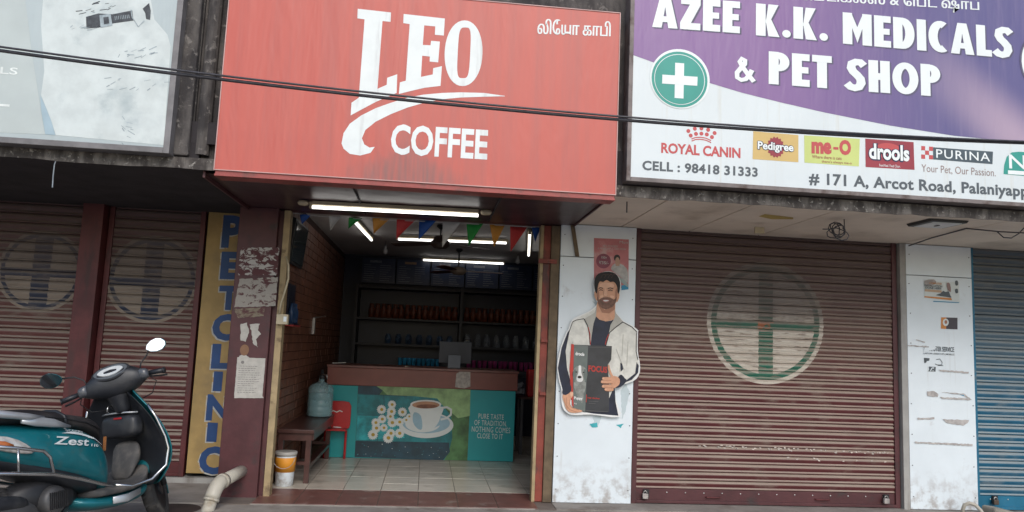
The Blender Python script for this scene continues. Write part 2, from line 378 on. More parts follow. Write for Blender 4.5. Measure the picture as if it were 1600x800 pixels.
# ------------------------------------------------------------------ roller shutters
def shutter_mat(name, paint, em=None, cross=(.012, .12, .075), field=(.56, .51, .43), darkened=1.0, dust=(.275, .215, .170)):
    m = bpy.data.materials.new(name); m.use_nodes = True; t = m.node_tree; b = t.nodes['Principled BSDF']
    g = nd(t, 'ShaderNodeNewGeometry'); sx = nd(t, 'ShaderNodeSeparateXYZ', g.outputs['Position']); X, Z = sx.outputs[0], sx.outputs[2]
    nz = nd(t, 'ShaderNodeSeparateXYZ', g.outputs['Normal']).outputs[2]
    c = mixc(t, noise(t, 5), tuple(x*.6 for x in paint), tuple(x*1.25 for x in paint))
    if em:
        cx, cz, R, bw, hz, hh = em
        dx = mth(t, 'SUBTRACT', X, cx); dz = mth(t, 'SUBTRACT', Z, cz)
        r = mth(t, 'SQRT', mth(t, 'ADD', mth(t, 'MULTIPLY', dx, dx), mth(t, 'MULTIPLY', dz, dz)))
        inn = mth(t, 'LESS_THAN', r, R)
        ring = mth(t, 'MULTIPLY', mth(t, 'LESS_THAN', r, R*.93), mth(t, 'GREATER_THAN', r, R*.84))
        vb = mth(t, 'MULTIPLY', mth(t, 'LESS_THAN', mth(t, 'ABSOLUTE', dx), bw), mth(t, 'LESS_THAN', r, R*.84))
        hb = mth(t, 'MULTIPLY', mth(t, 'LESS_THAN', mth(t, 'ABSOLUTE', mth(t, 'SUBTRACT', Z, hz)), hh), mth(t, 'LESS_THAN', r, R*.93))
        mark = mth(t, 'MAXIMUM', mth(t, 'MAXIMUM', ring, vb), hb)
        e = mixc(t, mark, field, cross)
        rc = mth(t, 'MULTIPLY', hb, mth(t, 'LESS_THAN', mth(t, 'ABSOLUTE', dx), bw*1.1)); e = mixc(t, mth(t, 'MULTIPLY', rc, ramp(t, noise(t, 22, 3), .4, .5)), e, (.35, .10, .03) if cross[1] > .1 else cross)
        wear = ramp(t, noise(t, 14, 6, (.4, 1, 3)), .54, .66)
        e = mixc(t, wear, e, tuple(x*.8 for x in dust))
        c = mixc(t, inn, c, e)
    # settled road dust on upward slopes, more of it in the middle heights
    d = ramp(t, nz, -.12, .30)
    dn = mth(t, 'MULTIPLY', d, mth(t, 'ADD', .55, mth(t, 'MULTIPLY', noise(t, 3, 5, (1, 1, .5)), .55)), clamp=True)
    if em: dn = mth(t, 'MULTIPLY', dn, mth(t, 'SUBTRACT', 1.0, mth(t, 'MULTIPLY', inn, .3)))
    c = mixc(t, dn, c, dust)
    if em:
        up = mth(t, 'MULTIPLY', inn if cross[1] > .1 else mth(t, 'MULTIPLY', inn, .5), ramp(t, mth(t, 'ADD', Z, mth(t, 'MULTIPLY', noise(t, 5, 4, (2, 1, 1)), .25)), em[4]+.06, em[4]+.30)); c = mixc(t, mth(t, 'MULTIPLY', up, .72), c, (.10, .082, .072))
    c = mixc(t, mth(t, 'MULTIPLY', ramp(t, noise(t, 7, 6, (.5, 1, 1)), .50, .75), .6), c, tuple(x*.85 for x in dust))
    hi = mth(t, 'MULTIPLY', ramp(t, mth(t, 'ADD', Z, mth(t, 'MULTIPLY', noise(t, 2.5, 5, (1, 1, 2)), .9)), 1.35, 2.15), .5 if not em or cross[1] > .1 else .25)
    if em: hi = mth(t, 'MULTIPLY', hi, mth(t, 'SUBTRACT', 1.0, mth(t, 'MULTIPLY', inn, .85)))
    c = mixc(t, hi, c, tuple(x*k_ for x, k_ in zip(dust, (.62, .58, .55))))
    # colour grows darker towards the top third, with uneven edges
    st = mth(t, 'MULTIPLY', ramp(t, mth(t, 'ADD', Z, mth(t, 'MULTIPLY', noise(t, 2, 5), .5)), 1.75, 2.45), .62*darkened)
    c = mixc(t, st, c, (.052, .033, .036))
    t.links.new(c, b.inputs['Base Color']); b.inputs['Roughness'].default_value = .55
    bn = nd(t, 'ShaderNodeBump'); bn.inputs['Strength'].default_value = .15; bn.inputs['Distance'].default_value = .006
    t.links.new(noise(t, 25, 4), bn.inputs['Height']); t.links.new(bn.outputs[0], b.inputs['Normal'])
    return m
def shutter(label, x0, x1, y, z0, z1, pitch, mat_, paint_m, bar_h=.13, locks=()):
    s = thing('roller_shutter', label, 'shutter', ((x0+x1)/2, y, z0))
    prof = [(0, 1.0), (-.004, .985), (-.011, .93), (-.017, .80), (-.019, .66), (-.015, .50), (-.008, .36), (-.006, .28), (-.012, .20), (-.016, .13), (-.013, .06), (-.004, .02), (.004, .0)]
    zb = z0+bar_h; n = int(math.ceil((z1-zb)/pitch)); first = None
    for i in range(n):
        if first is None:
            b = MB(); vs = []
            for x in (x0-(x0+x1)/2, x1-(x0+x1)/2):
                for yy, zz in prof: vs.append((x, yy, zz*pitch))
            k = len(prof); b.add(vs, [(j, j+1, j+1+k, j+k) for j in range(k-1)])
            first = b.build('slat', mat_, None, smooth=True); first.parent = s; first.location = (0, 0, bar_h)
        else:
            o = first.copy(); COL.objects.link(o); o.location = (random.uniform(-.006, .006), random.uniform(-.003, .003), bar_h+i*pitch)
            o.rotation_euler.y = random.uniform(-.0012, .0012); o.rotation_euler.z = random.uniform(-.0015, .0015)
    bb = MB().box(x0, x1, y-.012, y+.006, z0+.012, zb+.001).box(x0, x1, y-.035, y-.012, z0+.006, z0+.032)
    bb.build('bottom_bar', paint_m, s, bevel=.002)
    rv = MB()
    for k in range(14): rv.lathe((x0+.12+(x1-x0-.24)*k/13, y-.012, zb-.03), [(.007, 0), (.006, -.004), (.002, -.006)], 8, 0, 'y')
    rv.build('rivets', m_steel, s, kind='stuff')
    for f in (.29, .71):
        x = x0+(x1-x0)*f
        MB().tube([(x-.07, y-.014, z0+.068), (x-.065, y-.035, z0+.066), (x+.065, y-.035, z0+.066), (x+.07, y-.014, z0+.068)], .006, 8).build('pull_handle', m_redpost, s)
    for x in (x0-.022, x1+.022):
        MB().box(x-.024, x+.024, y-.03, y+.03, z0, z1).build('guide_rail', paint_m, s, bevel=.003)
    return s
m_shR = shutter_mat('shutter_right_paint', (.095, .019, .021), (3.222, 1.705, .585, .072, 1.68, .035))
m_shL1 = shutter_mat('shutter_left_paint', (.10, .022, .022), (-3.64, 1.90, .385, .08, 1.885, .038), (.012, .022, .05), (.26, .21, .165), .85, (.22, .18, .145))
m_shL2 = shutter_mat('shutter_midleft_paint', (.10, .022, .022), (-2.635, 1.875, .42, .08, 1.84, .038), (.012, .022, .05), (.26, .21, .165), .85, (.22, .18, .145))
m_shB = shutter_mat('shutter_blue_paint', (.008, .10, .18), None, darkened=.6, dust=(.24, .27, .27))
m_blue = M('blue_paint', (.010, .13, .22), .5, var=.15, dirt=(.10, .14, .16), ds=8, dlo=.55, dhi=.72)
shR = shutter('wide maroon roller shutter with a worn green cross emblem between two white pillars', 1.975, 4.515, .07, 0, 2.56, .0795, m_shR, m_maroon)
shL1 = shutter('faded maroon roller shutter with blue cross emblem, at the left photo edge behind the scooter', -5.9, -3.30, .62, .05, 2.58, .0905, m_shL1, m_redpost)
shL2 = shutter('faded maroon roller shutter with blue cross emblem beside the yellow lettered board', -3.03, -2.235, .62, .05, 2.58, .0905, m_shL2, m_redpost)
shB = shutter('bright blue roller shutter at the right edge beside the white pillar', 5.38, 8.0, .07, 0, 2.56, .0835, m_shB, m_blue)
bp('red_post', MB().box(-3.275, -3.085, .48, .66, -.05, 2.58), m_redpost, .006)
bp('plinth', MB().box(-7, -1.735, .56, .72, -.1, .048), m_grey_side)
# peeled stickers along a slat
b = MB()
for i in range(70):
    x = random.uniform(2.55, 4.45); z = .525+(x-3)*-.012+random.choice([0, 0, 0, -.08])*(x > 3.3)+random.uniform(-.012, .012)
    q = [(x+random.uniform(.004, .02)*cos(a), .049, z+random.uniform(.003, .010)*sin(a)) for a in (0, 1.1, 2.2, 3.3, 4.4, 5.5)]
    b.add(q, [tuple(range(6))])
b.build('sticker_scraps', M('paper_scrap', (.55, .48, .42), .8, var=.3), shR, kind='stuff')
# padlocks of the shutters
def padlock(x, z, y, label, col):
    t_ = thing('padlock', label, 'padlock', (x, y, z))
    MB().box(x-.026, x+.026, y-.070, y-.038, z-.028, z+.02).build('lock_body', col, t_, bevel=.006)
    MB().tube([(x-.015, y-.055, z+.018)]+[(x-.015*cos(a), y-.055, z+.026+.016*sin(a)) for a in [pi*k/8 for k in range(9)]]+[(x+.015, y-.055, z+.018)], .0045, 8).build('shackle', m_steel, t_, smooth=True)
    MB().box(x-.01, x+.045, y-.03, y-.012, z-.02, z+.05).build('hasp', m_black, t_)
m_lock = M('pale_lock_metal', (.36, .33, .31), .5, .1, var=.3, vs=20)
padlock(2.055, .075, .07, 'pale padlock on the bottom left corner of the wide maroon shutter', m_lock)
padlock(4.40, .075, .07, 'pale padlock on the bottom right corner of the wide maroon shutter', m_lock)
padlock(5.52, .085, .07, 'old brown padlock hanging on the foot of the blue shutter', M('old_brass', (.12, .09, .07), .5, .5))

# ------------------------------------------------------------------ yellow lettered board
m_yel = M('yellow_board_paint', (.38, .255, .095), .6, var=.18, dirt=(.24, .17, .08), ds=3, dlo=.48, dhi=.8, bump=.15)
m_bluelet = M('blue_letter_paint', (.018, .06, .18), .55, var=.2)
m_shad = M('letter_edge_white', (.45, .45, .42), .6, dirt=(.4, .26, .1), dlo=.5, dhi=.6, ds=12)
yb = thing('sign_board', 'tall yellow board with blue hand painted capitals running down beside the maroon column', 'sign', (-2.0, .6, .08))
MB().box(-2.165, -1.76, .585, .64, .085, 2.55).build('board', m_yel, yb, bevel=.003)
b = MB(); Yb = .585-.002
for s, x0, x1, yt, yb_ in (('P', 345, 377, 336, 387), ('E', 343, 375, 393, 436), ('T', 340, 372, 446, 484), ('C', 330, 368, 490, 532), ('L', 329, 364, 537, 576), ('I', 332, 346, 580, 611), ('N', 321, 358, 616, 657), ('I', 322, 338, 660, 690), ('C', 309, 348, 697, 741)):
    ptext(b, s, (x0-2, yb_+2), (x1-2, yb_+2.6), yb_-yt, Yb, 0, .05)
    ptext(b, s, (x0, yb_), (x1, yb_+.7), yb_-yt, Yb-LAY, 1, .05)
b.build('lettering', [m_shad, m_bluelet], yb)

# ------------------------------------------------------------------ signs
def sign_box(label, x0, x1, z0, z1, face, frame, depth=.12, y=-1.5, fw=.03):
    s = thing('shop_sign', label, 'sign', ((x0+x1)/2, y, z0))
    MB().box(x0+fw*.3, x1-fw*.3, y+.006, y+depth, z0+.01, z1-.01).build('box', frame, s)
    MB().box(x0+fw, x1-fw, y, y+.005, z0+fw, z1-fw).build('face_panel', face, s)
    f = MB().box(x0, x0+fw, y-.008, y+depth+.01, z0, z1).box(x1-fw, x1, y-.008, y+depth+.01, z0, z1)
    f.box(x0+fw, x1-fw, y-.008, y+depth+.01, z0, z0+fw).box(x0+fw, x1-fw, y-.008, y+depth+.01, z1-fw, z1)
    f.build('frame', frame, s, bevel=.003)
    return s
# red coffee sign
m_redface = M('faded_red_vinyl', (.60, .125, .115), .42, var=.04, vs=1.5)
t, bs_ = links(m_redface)
c = mixc(t, ramp(t, noise(t, 5, 6, (2.5, 1, .12)), .35, .75), (.52, .11, .082), (.45, .112, .09))
g = nd(t, 'ShaderNodeNewGeometry'); sx = nd(t, 'ShaderNodeSeparateXYZ', g.outputs['Position'])
dx = mth(t, 'ABSOLUTE', mth(t, 'SUBTRACT', sx.outputs[0], mth(t, 'ADD', -.22, mth(t, 'MULTIPLY', mth(t, 'SUBTRACT', noise(t, 6, 3, (3, 1, 1)), .5), .35))))
low = mth(t, 'SUBTRACT', 1.0, ramp(t, sx.outputs[2], 2.56, 3.05))
wid = mth(t, 'ADD', .10, mth(t, 'MULTIPLY', mth(t, 'POWER', low, 4.0), .45))
stn = mth(t, 'MULTIPLY', mth(t, 'SUBTRACT', 1.0, ramp(t, mth(t, 'DIVIDE', dx, wid), .2, 1.0)), mth(t, 'MULTIPLY', low, .85))
c = mixc(t, mth(t, 'MULTIPLY', stn, mth(t, 'MULTIPLY', ramp(t, noise(t, 14, 4, (2.5, 1, .15)), .1, .7), 1.0)), c, (.21, .115, .105))
t.links.new(c, bs_.inputs['Base Color'])
m_redframe = M('red_metal_edge', (.32, .07, .06), .45, var=.15, vs=6, dirt=(.16, .06, .05), ds=8)
m_pinkedge = M('faded_edge_strip', (.55, .35, .32), .5)
m_print = M('white_print', (.74, .78, .76), .45, var=.05, vs=6, dirt=(.55, .56, .55), ds=5, dstretch=(3, 1, .3), dlo=.5, dhi=.8)
rs = thing('shop_sign', 'big faded red coffee shop sign with large white logo lettering above the open shop', 'sign', (-.1, -1.5, 2.53))
YR = -1.5
MB().box(-1.545, 1.325, YR+.006, YR+.14, 2.505, 3.945).build('box', m_redframe, rs)
MB().box(-1.550, 1.330, YR, YR+.005, 2.537, 3.945).build('face_panel', m_redface, rs)
MB().box(-1.556, -1.550, YR-.006, YR+.02, 2.53, 3.95).box(1.330, 1.336, YR-.006, YR+.02, 2.53, 3.95).box(-1.550, 1.330, YR-.006, YR+.02, 2.53, 2.536).box(-1.550, 1.330, YR-.006, YR+.02, 3.945, 3.951).build('frame', m_pinkedge, rs)
MB().box(-1.55, 1.33, YR-.003, YR+.16, 2.49, 2.505).build('bottom_lip', m_redframe, rs, bevel=.002)
k = 985/320
Z2 = lambda L: [(480+x/k, y/k) for x, y in L]
b = MB(); Y = YR-LAY
ppoly(b, Z2([(243, 42), (403, 60), (401, 105), (362, 101), (338, 427), (382, 408), (385, 374), (433, 357), (430, 447), (395, 462), (330, 490), (270, 522), (209, 555), (213, 494), (248, 470), (276, 93), (241, 88)]), Y)
ppoly(b, Z2([(464, 67), (662, 89), (657, 171), (614, 167), (616, 127), (563, 122), (556, 216), (593, 218), (596, 196), (638, 200), (630, 300), (589, 296), (590, 272), (553, 268), (547, 370), (604, 358), (606, 328), (648, 318), (641, 413), (565, 422), (500, 437), (441, 452), (446, 396), (474, 388), (493, 116), (462, 111)]), Y)
# the O: ring between outer oval and narrow slot
def oval(cx, cy, rx, ry, n=40, p=2.0, tilt=0):
    out = []
    for i in range(n):
        a = 2*pi*i/n; x = rx*math.copysign(abs(cos(a))**(2/p), cos(a)); y = ry*math.copysign(abs(sin(a))**(2/p), sin(a))
        out.append((cx+x-y*tilt, cy+y))
    return out
O1 = [at(x, y, Y) for x, y in Z2(oval(752, 256, 91, 158, 40, 2.1, .03))]; O2 = [at(x, y, Y) for x, y in Z2(oval(754, 254, 30, 122, 40, 4, .05))]
for i in range(40): b.add([O1[i], O1[(i+1) % 40], O2[(i+1) % 40], O2[i]], [(0, 1, 2, 3)])
# swoosh
topc = [(165, 690), (175, 640), (205, 595), (260, 555), (330, 520), (400, 495), (480, 470), (560, 455), (650, 447), (740, 444), (850, 447), (951, 461)]
botc = [(325, 706), (300, 710), (275, 695), (263, 665), (280, 625), (330, 585), (400, 550), (480, 518), (560, 495), (650, 477), (740, 469), (850, 465), (951, 463)]
ppoly(b, Z2(topc+botc[::-1]+[(305, 735), (255, 748), (205, 740), (175, 715)]), Y)
b.build('logo_lettering', m_print, rs)
b = MB()
ptext(b, 'COFFEE', (609.5, 241), (761, 250), 48, Y, 0, .028)
b.build('lettering', m_print, rs); b = MB()
for dx_, l_ in ((-.55, 0), (.55, 1), (0, 2)): ptext(b, 'லிேயா காபி', (840+dx_, 53), (953.5+dx_, 57), 24, Y-l_*LAY*.5, 0, 0.0)
ppoly(b, [(882.5, 49.3), (892.3, 49.8), (892.3, 52.8), (882.5, 52.3)], Y-1.5*LAY)
b.build('lettering', m_print, rs)

# purple medical and pet shop sign
def vinyl_purple():
    m = bpy.data.materials.new('purple_print'); m.use_nodes = True; t = m.node_tree; bb = t.nodes['Principled BSDF']
    g = nd(t, 'ShaderNodeNewGeometry'); s_ = nd(t, 'ShaderNodeSeparateXYZ', g.outputs['Position']); X, Zz = s_.outputs[0], s_.outputs[2]
    c = mixc(t, ramp(t, X, 2.3, 4.2), (.225, .115, .285), (.105, .09, .225))
    # printed pale pink swash running down to the right
    q = mth(t, 'ADD', mth(t, 'MULTIPLY', mth(t, 'SUBTRACT', X, 4.1), .75), mth(t, 'SUBTRACT', Zz, 3.42))
    band = mth(t, 'MULTIPLY', ramp(t, q, -.30, .10), mth(t, 'SUBTRACT', 1.0, ramp(t, q, .16, .60)))
    c = mixc(t, mth(t, 'MULTIPLY', band, mth(t, 'MULTIPLY', ramp(t, X, 3.5, 4.7), .62)), c, (.58, .42, .48))
    c = mixc(t, mth(t, 'MULTIPLY', ramp(t, noise(t, 4, 5, (5, 1, .15)), .5, .8), .25), c, (.35, .27, .38))
    t.links.new(c, bb.inputs['Base Color']); bb.inputs['Roughness'].default_value = .4
    return m
m_wface = M('white_vinyl', (.66, .71, .71), .4, var=.03, vs=2, dirt=(.60, .60, .54), ds=4, dstretch=(5, 1, .12), dlo=.55, dhi=.8)
az = sign_box('long white and purple medicals and pet shop sign with a round green cross', 1.41, 5.6, 2.645, 4.75, m_wface, m_frame, .13, -1.5, .033)
YA = -1.5
b = MB(); Y = YA-LAY
edge = [(989.3, 86), (1020, 97), (1060, 112), (1110, 130), (1160, 145), (1220, 160), (1290, 176), (1390, 196), (1490, 212), (1600, 223), (1700, 231)]
e3 = [at(x, y, Y) for x, y in edge]; e3[0].x = 1.444
b.add([(1.444, Y, 4.70)]+[(p.x, Y, p.z) for p in e3]+[(e3[-1].x, Y, 4.70)], [tuple(range(len(e3)+2))])
b.build('purple_print', vinyl_purple(), az)
m_lsh = M('letter_shadow_print', (.10, .09, .15), .5)
m_let = M('white_letter_print', (.78, .82, .80), .4, var=.04)
b = MB()
for s, pl, pr, h in (('AZEE', (1019, 42), (1156, 52), 50), ('K.K.', (1181, 55), (1294, 64.5), 50), ('MEDICALS', (1317, 68), (1583, 91.5), 49), ('&', (1146, 127.5), (1178, 129.5), 40), ('PET', (1201, 131), (1300, 138.5), 51), ('SHOP', (1322, 141), (1470, 151), 50)):
    block(b, s, (pl[0]+2.5, pl[1]+2), (pr[0]+2.5, pr[1]+2), h, Y-LAY, 0)
    block(b, s, pl, pr, h, Y-2*LAY, 1); b.build('lettering', [m_lsh, m_let], az); b = MB()
for dx_, l_ in ((-.5, 2), (.5, 2.5)): ptext(b, 'ெமடிகல்ஸ் & ெபட் ஷாப்', (1251+dx_, 6), (1530+dx_, 22), 26, Y-l_*LAY, 1, 0.0)
b.build('lettering', [m_lsh, m_let], az)
m_grn = M('green_print', (.03, .30, .24), .4, var=.06); m_grn2 = M('pale_green_print', (.10, .42, .36), .4, var=.05)
b = MB()
pell(b, 1062.5, 123, 46.5, 46.5, Y-2*LAY, 0, 48); pell(b, 1062, 124, 43.5, 43.5, Y-3*LAY, 1, 48); pell(b, 1062, 124, 39.5, 39.5, Y-4*LAY, 0, 48); pell(b, 1062, 124, 38.5, 38.5, Y-5*LAY, 1, 48)
ppoly(b, [(1055, 98), (1069, 99), (1068, 154), (1054, 153)], Y-6*LAY, 0); ppoly(b, [(1035, 116.5), (1090, 120), (1089.5, 134), (1034.5, 130.5)], Y-6.5*LAY, 0)
b.build('cross_emblem', [m_let, m_grn], az)
m_pred = M('red_print', (.50, .075, .075), .45, var=.05); m_gold = M('gold_print', (.60, .42, .15), .45, var=.05); m_lime = M('lime_print', (.55, .62, .20), .45, var=.05)
m_dred = M('dark_red_print', (.30, .035, .05), .45, var=.1); m_navy = M('navy_print', (.02, .025, .08), .45); m_slate = M('slate_print', (.06, .085, .10), .45); m_tbrown = M('brown_print', (.28, .20, .18), .5)
b = MB(); mm = [m_pred, m_gold, m_lime, m_dred, m_navy, m_let, m_slate, m_grn, m_tbrown, m_ink]
ptext(b, 'ROYAL CANIN', (1033, 239), (1157, 247.5), 16.5, Y, 0, .034)
for x, y in ((403, 238), (457, 219), (512, 216), (568, 228), (622, 255), (423, 276), (467, 262), (512, 260), (557, 267), (600, 289)): pell(b, 1000+x/5.333, 160+y/5.333, 3.1, 3.1, Y, 0, 14)
for o_, w_ in ((0, 1.6), (3.2, 1.6)):
    pline(b, [(1000+x/5.333, 160+y/5.333+o_) for x, y in ((430, 305), (460, 293), (505, 290), (550, 298), (592, 318))], w_, Y, 0)
b.build('logo_print', mm, az); b = MB()
ptext(b, 'CELL : 98418 31333', (1003.5, 266), (1184, 277), 15.5, Y, 9, .034, 0, 1.06)
b.build('logo_print', mm, az); b = MB()
ppoly(b, [(1177, 205), (1247.5, 211), (1247.5, 253.5), (1176, 248.5)], Y, 1)
n = 32; c0 = at(1212, 230, Y-LAY); a_ = (at(1222, 230, Y)-at(1212, 230, Y)).length/10
b.add([(c0.x+(14.5 if i % 2 else 12)*a_*cos(2*pi*i/n), Y-LAY, c0.z+(16.5 if i % 2 else 14)*a_*sin(2*pi*i/n)) for i in range(n)], [tuple(range(n))], 3)
for dx, dy in ((-.8, 0), (.8, 0), (0, -.8), (0, .8)): ptext(b, 'Pedigree', (1184+dx, 236.5+dy), (1240+dx, 240.5+dy), 16, Y-2*LAY, 4, .05)
ptext(b, 'Pedigree', (1184, 236.5), (1240, 240.5), 16, Y-3*LAY, 5, .03)
b.build('logo_print', mm, az); b = MB()
ppoly(b, [(1256.5, 211.4), (1343.5, 217), (1342, 260), (1257, 254)], Y, 2)
ptext(b, 'me', (1268, 240), (1299.5, 241.5), 19, Y-LAY, 0, .06); ptext(b, '-', (1302, 233.5), (1310, 234), 4, Y-LAY, 0, .05); ptext(b, 'O', (1311.5, 242), (1330, 243), 24, Y-LAY, 0, .06)
ptext(b, 'Where there is cats', (1269, 247), (1315, 250), 5, Y-LAY, 3, .005); ptext(b, "there's always me-o", (1284, 255), (1331, 258), 5, Y-LAY, 3, .005)
b.build('logo_print', mm, az); b = MB()
ppoly(b, [(1352, 216.5), (1427.5, 222), (1429, 265.4), (1352.5, 261)], Y, 3)
pell(b, 1388, 236, 22, 12, Y-LAY*.5, 0)
for dx in (-1.3, 1.3, 0): ptext(b, 'drools', (1358+dx, 249+(1.5 if dx == 0 else 0)), (1421+dx, 253+(1.5 if dx == 0 else 0)), 26, Y-LAY, 4, .06)
ptext(b, 'drools', (1358, 248.5), (1421, 252.5), 25, Y-2*LAY, 5, .035)
ptext(b, 'Feed Real. Feed Clean.', (1374, 260), (1407, 262), 4, Y-LAY, 5)
b.build('logo_print', mm, az); b = MB()
ppoly(b, [(1458, 230), (1551.6, 237), (1550.8, 256.5), (1458, 249)], Y, 6)
ptext(b, 'PURINA', (1463, 246.5), (1547, 252.5), 13.5, Y-LAY, 5, .006, 0, 1.15)
for i in range(3):
    for j in range(3):
        if (i+j) % 2 == 0:
            x0, y0 = 1439.5+i*6.1, 228+j*6.6+i*.45; ppoly(b, [(x0, y0), (x0+6.1, y0+.45), (x0+6.1, y0+7), (x0, y0+6.6)], Y, 0)
ptext(b, 'Your Pet, Our Passion.', (1440, 270), (1556, 277.5), 13.5, Y, 8, .0)
b.build('logo_print', mm, az); b = MB()
gp = [(1568, 272), (1569, 258), (1573, 245), (1581, 238), (1592, 237), (1625, 239), (1625, 277)]
ppoly(b, gp, Y, 7); ptext(b, 'N', (1577, 263), (1603, 265), 22, Y-LAY, 5, .01); ppoly(b, [(1575, 266), (1625, 269), (1625, 275), (1575, 272)], Y-LAY, 5)
b.build('logo_print', mm, az); b = MB()
ptext(b, '# 171 A, Arcot Road, Palaniyapp', (1264, 293), (1607, 313), 23.5, Y, 9, .032, 0, 1.05)
b.build('lettering', mm, az)
b = MB(); pell(b, 1650, 100, 56, 56, Y-2*LAY, 0, 40); pell(b, 1650, 100, 53, 53, Y-3*LAY, 1, 40); b.build('round_emblem', [m_lsh, m_let], az)
b = MB()
for x in (1120, 1265, 1465, 1570):
    p_ = at(x, 150, Y); b.box(p_.x-.0015, p_.x+.0015, YA-.0012-LAY*.5, YA-.0005, 2.68, 3.0)

# pale poster sign at the left
m_pface = M('pale_poster', (.44, .50, .50), .3, var=.08, vs=1.5)
for _m in (m_redface, m_wface, m_pface, bpy.data.materials['purple_print']):
    _t = _m.node_tree; _b = _t.nodes['Principled BSDF']
    _n = nd(_t, 'ShaderNodeBump'); _n.inputs['Strength'].default_value = .5; _n.inputs['Distance'].default_value = .02
    _t.links.new(noise(_t, 2.2, 3, (2.2, 1, .5), .3), _n.inputs['Height']); _t.links.new(_n.outputs[0], _b.inputs['Normal'])
ls = sign_box('pale grey blue poster sign with a dark pet collar picture at the left edge', -5.0, -1.865, 2.625, 4.75, m_pface, M('dark_frame', (.19, .18, .18), .5, .2, var=.3), .10, -1.5, .042)
b = MB(); k = 2.9625; ZZ = lambda L: [(x/k, y/k) for x, y in L]; Y = -1.5-LAY
m_fur = M('white_fur_print', (.60, .65, .63), .35, var=.10, vs=6, dirt=(.40, .46, .46), ds=3.5, dlo=.48, dhi=.72)
m_gleft = M('grey_green_print', (.48, .53, .51), .35, var=.05); m_steelblue = M('blue_grey_print', (.36, .47, .52), .35, var=.1)
m_fdark = M('charcoal_print', (.06, .065, .07), .35, var=.4, vs=30); m_fmid = M('mid_grey_print', (.34, .40, .42), .4, var=.3, vs=20)
ppoly(b, ZZ([(-300, -80), (105, -80), (125, 60), (145, 230), (175, 420), (190, 520), (208, 622), (-300, 600)]), Y, 1)
ppoly(b, ZZ([(205, -80), (190, 120), (205, 330), (190, 440), (238, 560), (258, 625), (760, 672), (770, 500), (790, 215), (775, 160), (745, 125), (715, 90), (700, 10), (690, -80)]), Y, 0)
ppoly(b, ZZ([(186, 440), (205, 480), (238, 560), (256, 625), (210, 622), (192, 520)]), Y-LAY, 2)
ppoly(b, ZZ([(398, 78), (455, 62), (520, 66), (612, 48), (618, 95), (525, 108), (455, 128), (400, 132)]), Y-LAY, 3)
ppoly(b, ZZ([(660, 40), (690, 14), (698, 50), (695, 92), (676, 88), (672, 60)]), Y-LAY, 3)
ppoly(b, ZZ([(460, 70), (512, 64), (520, 118), (466, 128)]), Y-2*LAY, 4); ppoly(b, ZZ([(478, 80), (502, 77), (506, 108), (482, 113)]), Y-3*LAY, 3)
pline(b, ZZ([(606, 45), (612, 80), (640, 124), (668, 95)]), 1.6, Y-2*LAY, 4)
for i in range(9): pline(b, ZZ([(532+i*8, 75-i), (534+i*8, 92-i)]), .8, Y-2*LAY, 4)
for i in range(60):
    x, y = random.choice([(random.uniform(340, 520), random.uniform(15, 70)), (random.uniform(320, 470), random.uniform(125, 140)), (random.uniform(560, 610), random.uniform(500, 665)), (random.uniform(540, 720), random.uniform(225, 270)), (random.uniform(480, 760), random.uniform(360, 420))])
    pline(b, ZZ([(x, y), (x+random.uniform(8, 35), y-random.uniform(0, 16)+(20 if y > 480 else 0))]), random.uniform(.5, 1.6), Y-LAY, 3 if y < 75 and random.random() < .75 else 4)
ptext(b, 'LS', (0, 115), (27, 117), 11, Y-LAY, 5, .01); pline(b, [(0, 164), (15, 165)], 4, Y-LAY, 5)
b.build('poster_print', [m_fur, m_gleft, m_steelblue, m_fdark, m_fmid, M('bright_print', (.80, .84, .80), .4)], ls)

# ------------------------------------------------------------------ overhead cables
def cable(label, p0, p1, sag, r, name='overhead_cable'):
    P0, P1 = Vector(p0), Vector(p1); pts = []
    for i in range(41):
        t_ = i/40; p = P0.lerp(P1, t_); p.z -= sag*4*t_*(1-t_); pts.append(p)
    MB().tube(pts, r, 8).build(name, m_cable, None, smooth=True, label=label, category='cable')
def cab(pA, pB, pM, label, r, Y=-2.6):
    A, B, Mi = at(*pA, Y), at(*pB, Y), at(*pM, Y)
    x0, x1 = A.x-3, B.x+3; sl = (B.z-A.z)/(B.x-A.x)
    tm = (Mi.x-A.x)/(B.x-A.x); dev = (A.z+(B.z-A.z)*tm)-Mi.z; kq = dev/((Mi.x-A.x)*(B.x-Mi.x))
    pts = [Vector((x0+(x1-x0)*i/60, Y, 0)) for i in range(61)]
    for p in pts: p.z = A.z+sl*(p.x-A.x)-kq*(p.x-A.x)*(B.x-p.x)
    MB().tube(pts, r, 8).build('overhead_cable', m_cable, None, smooth=True, label=label, category='cable')
cab((0, 73), (1600, 221), (800, 167), 'upper and thinner of the two black cables crossing all the signs', .0065, -2.6)
cab((0, 79), (1600, 223.5), (800, 172.5), 'lower and thicker of the two black cables crossing all the signs', .010, -2.58)


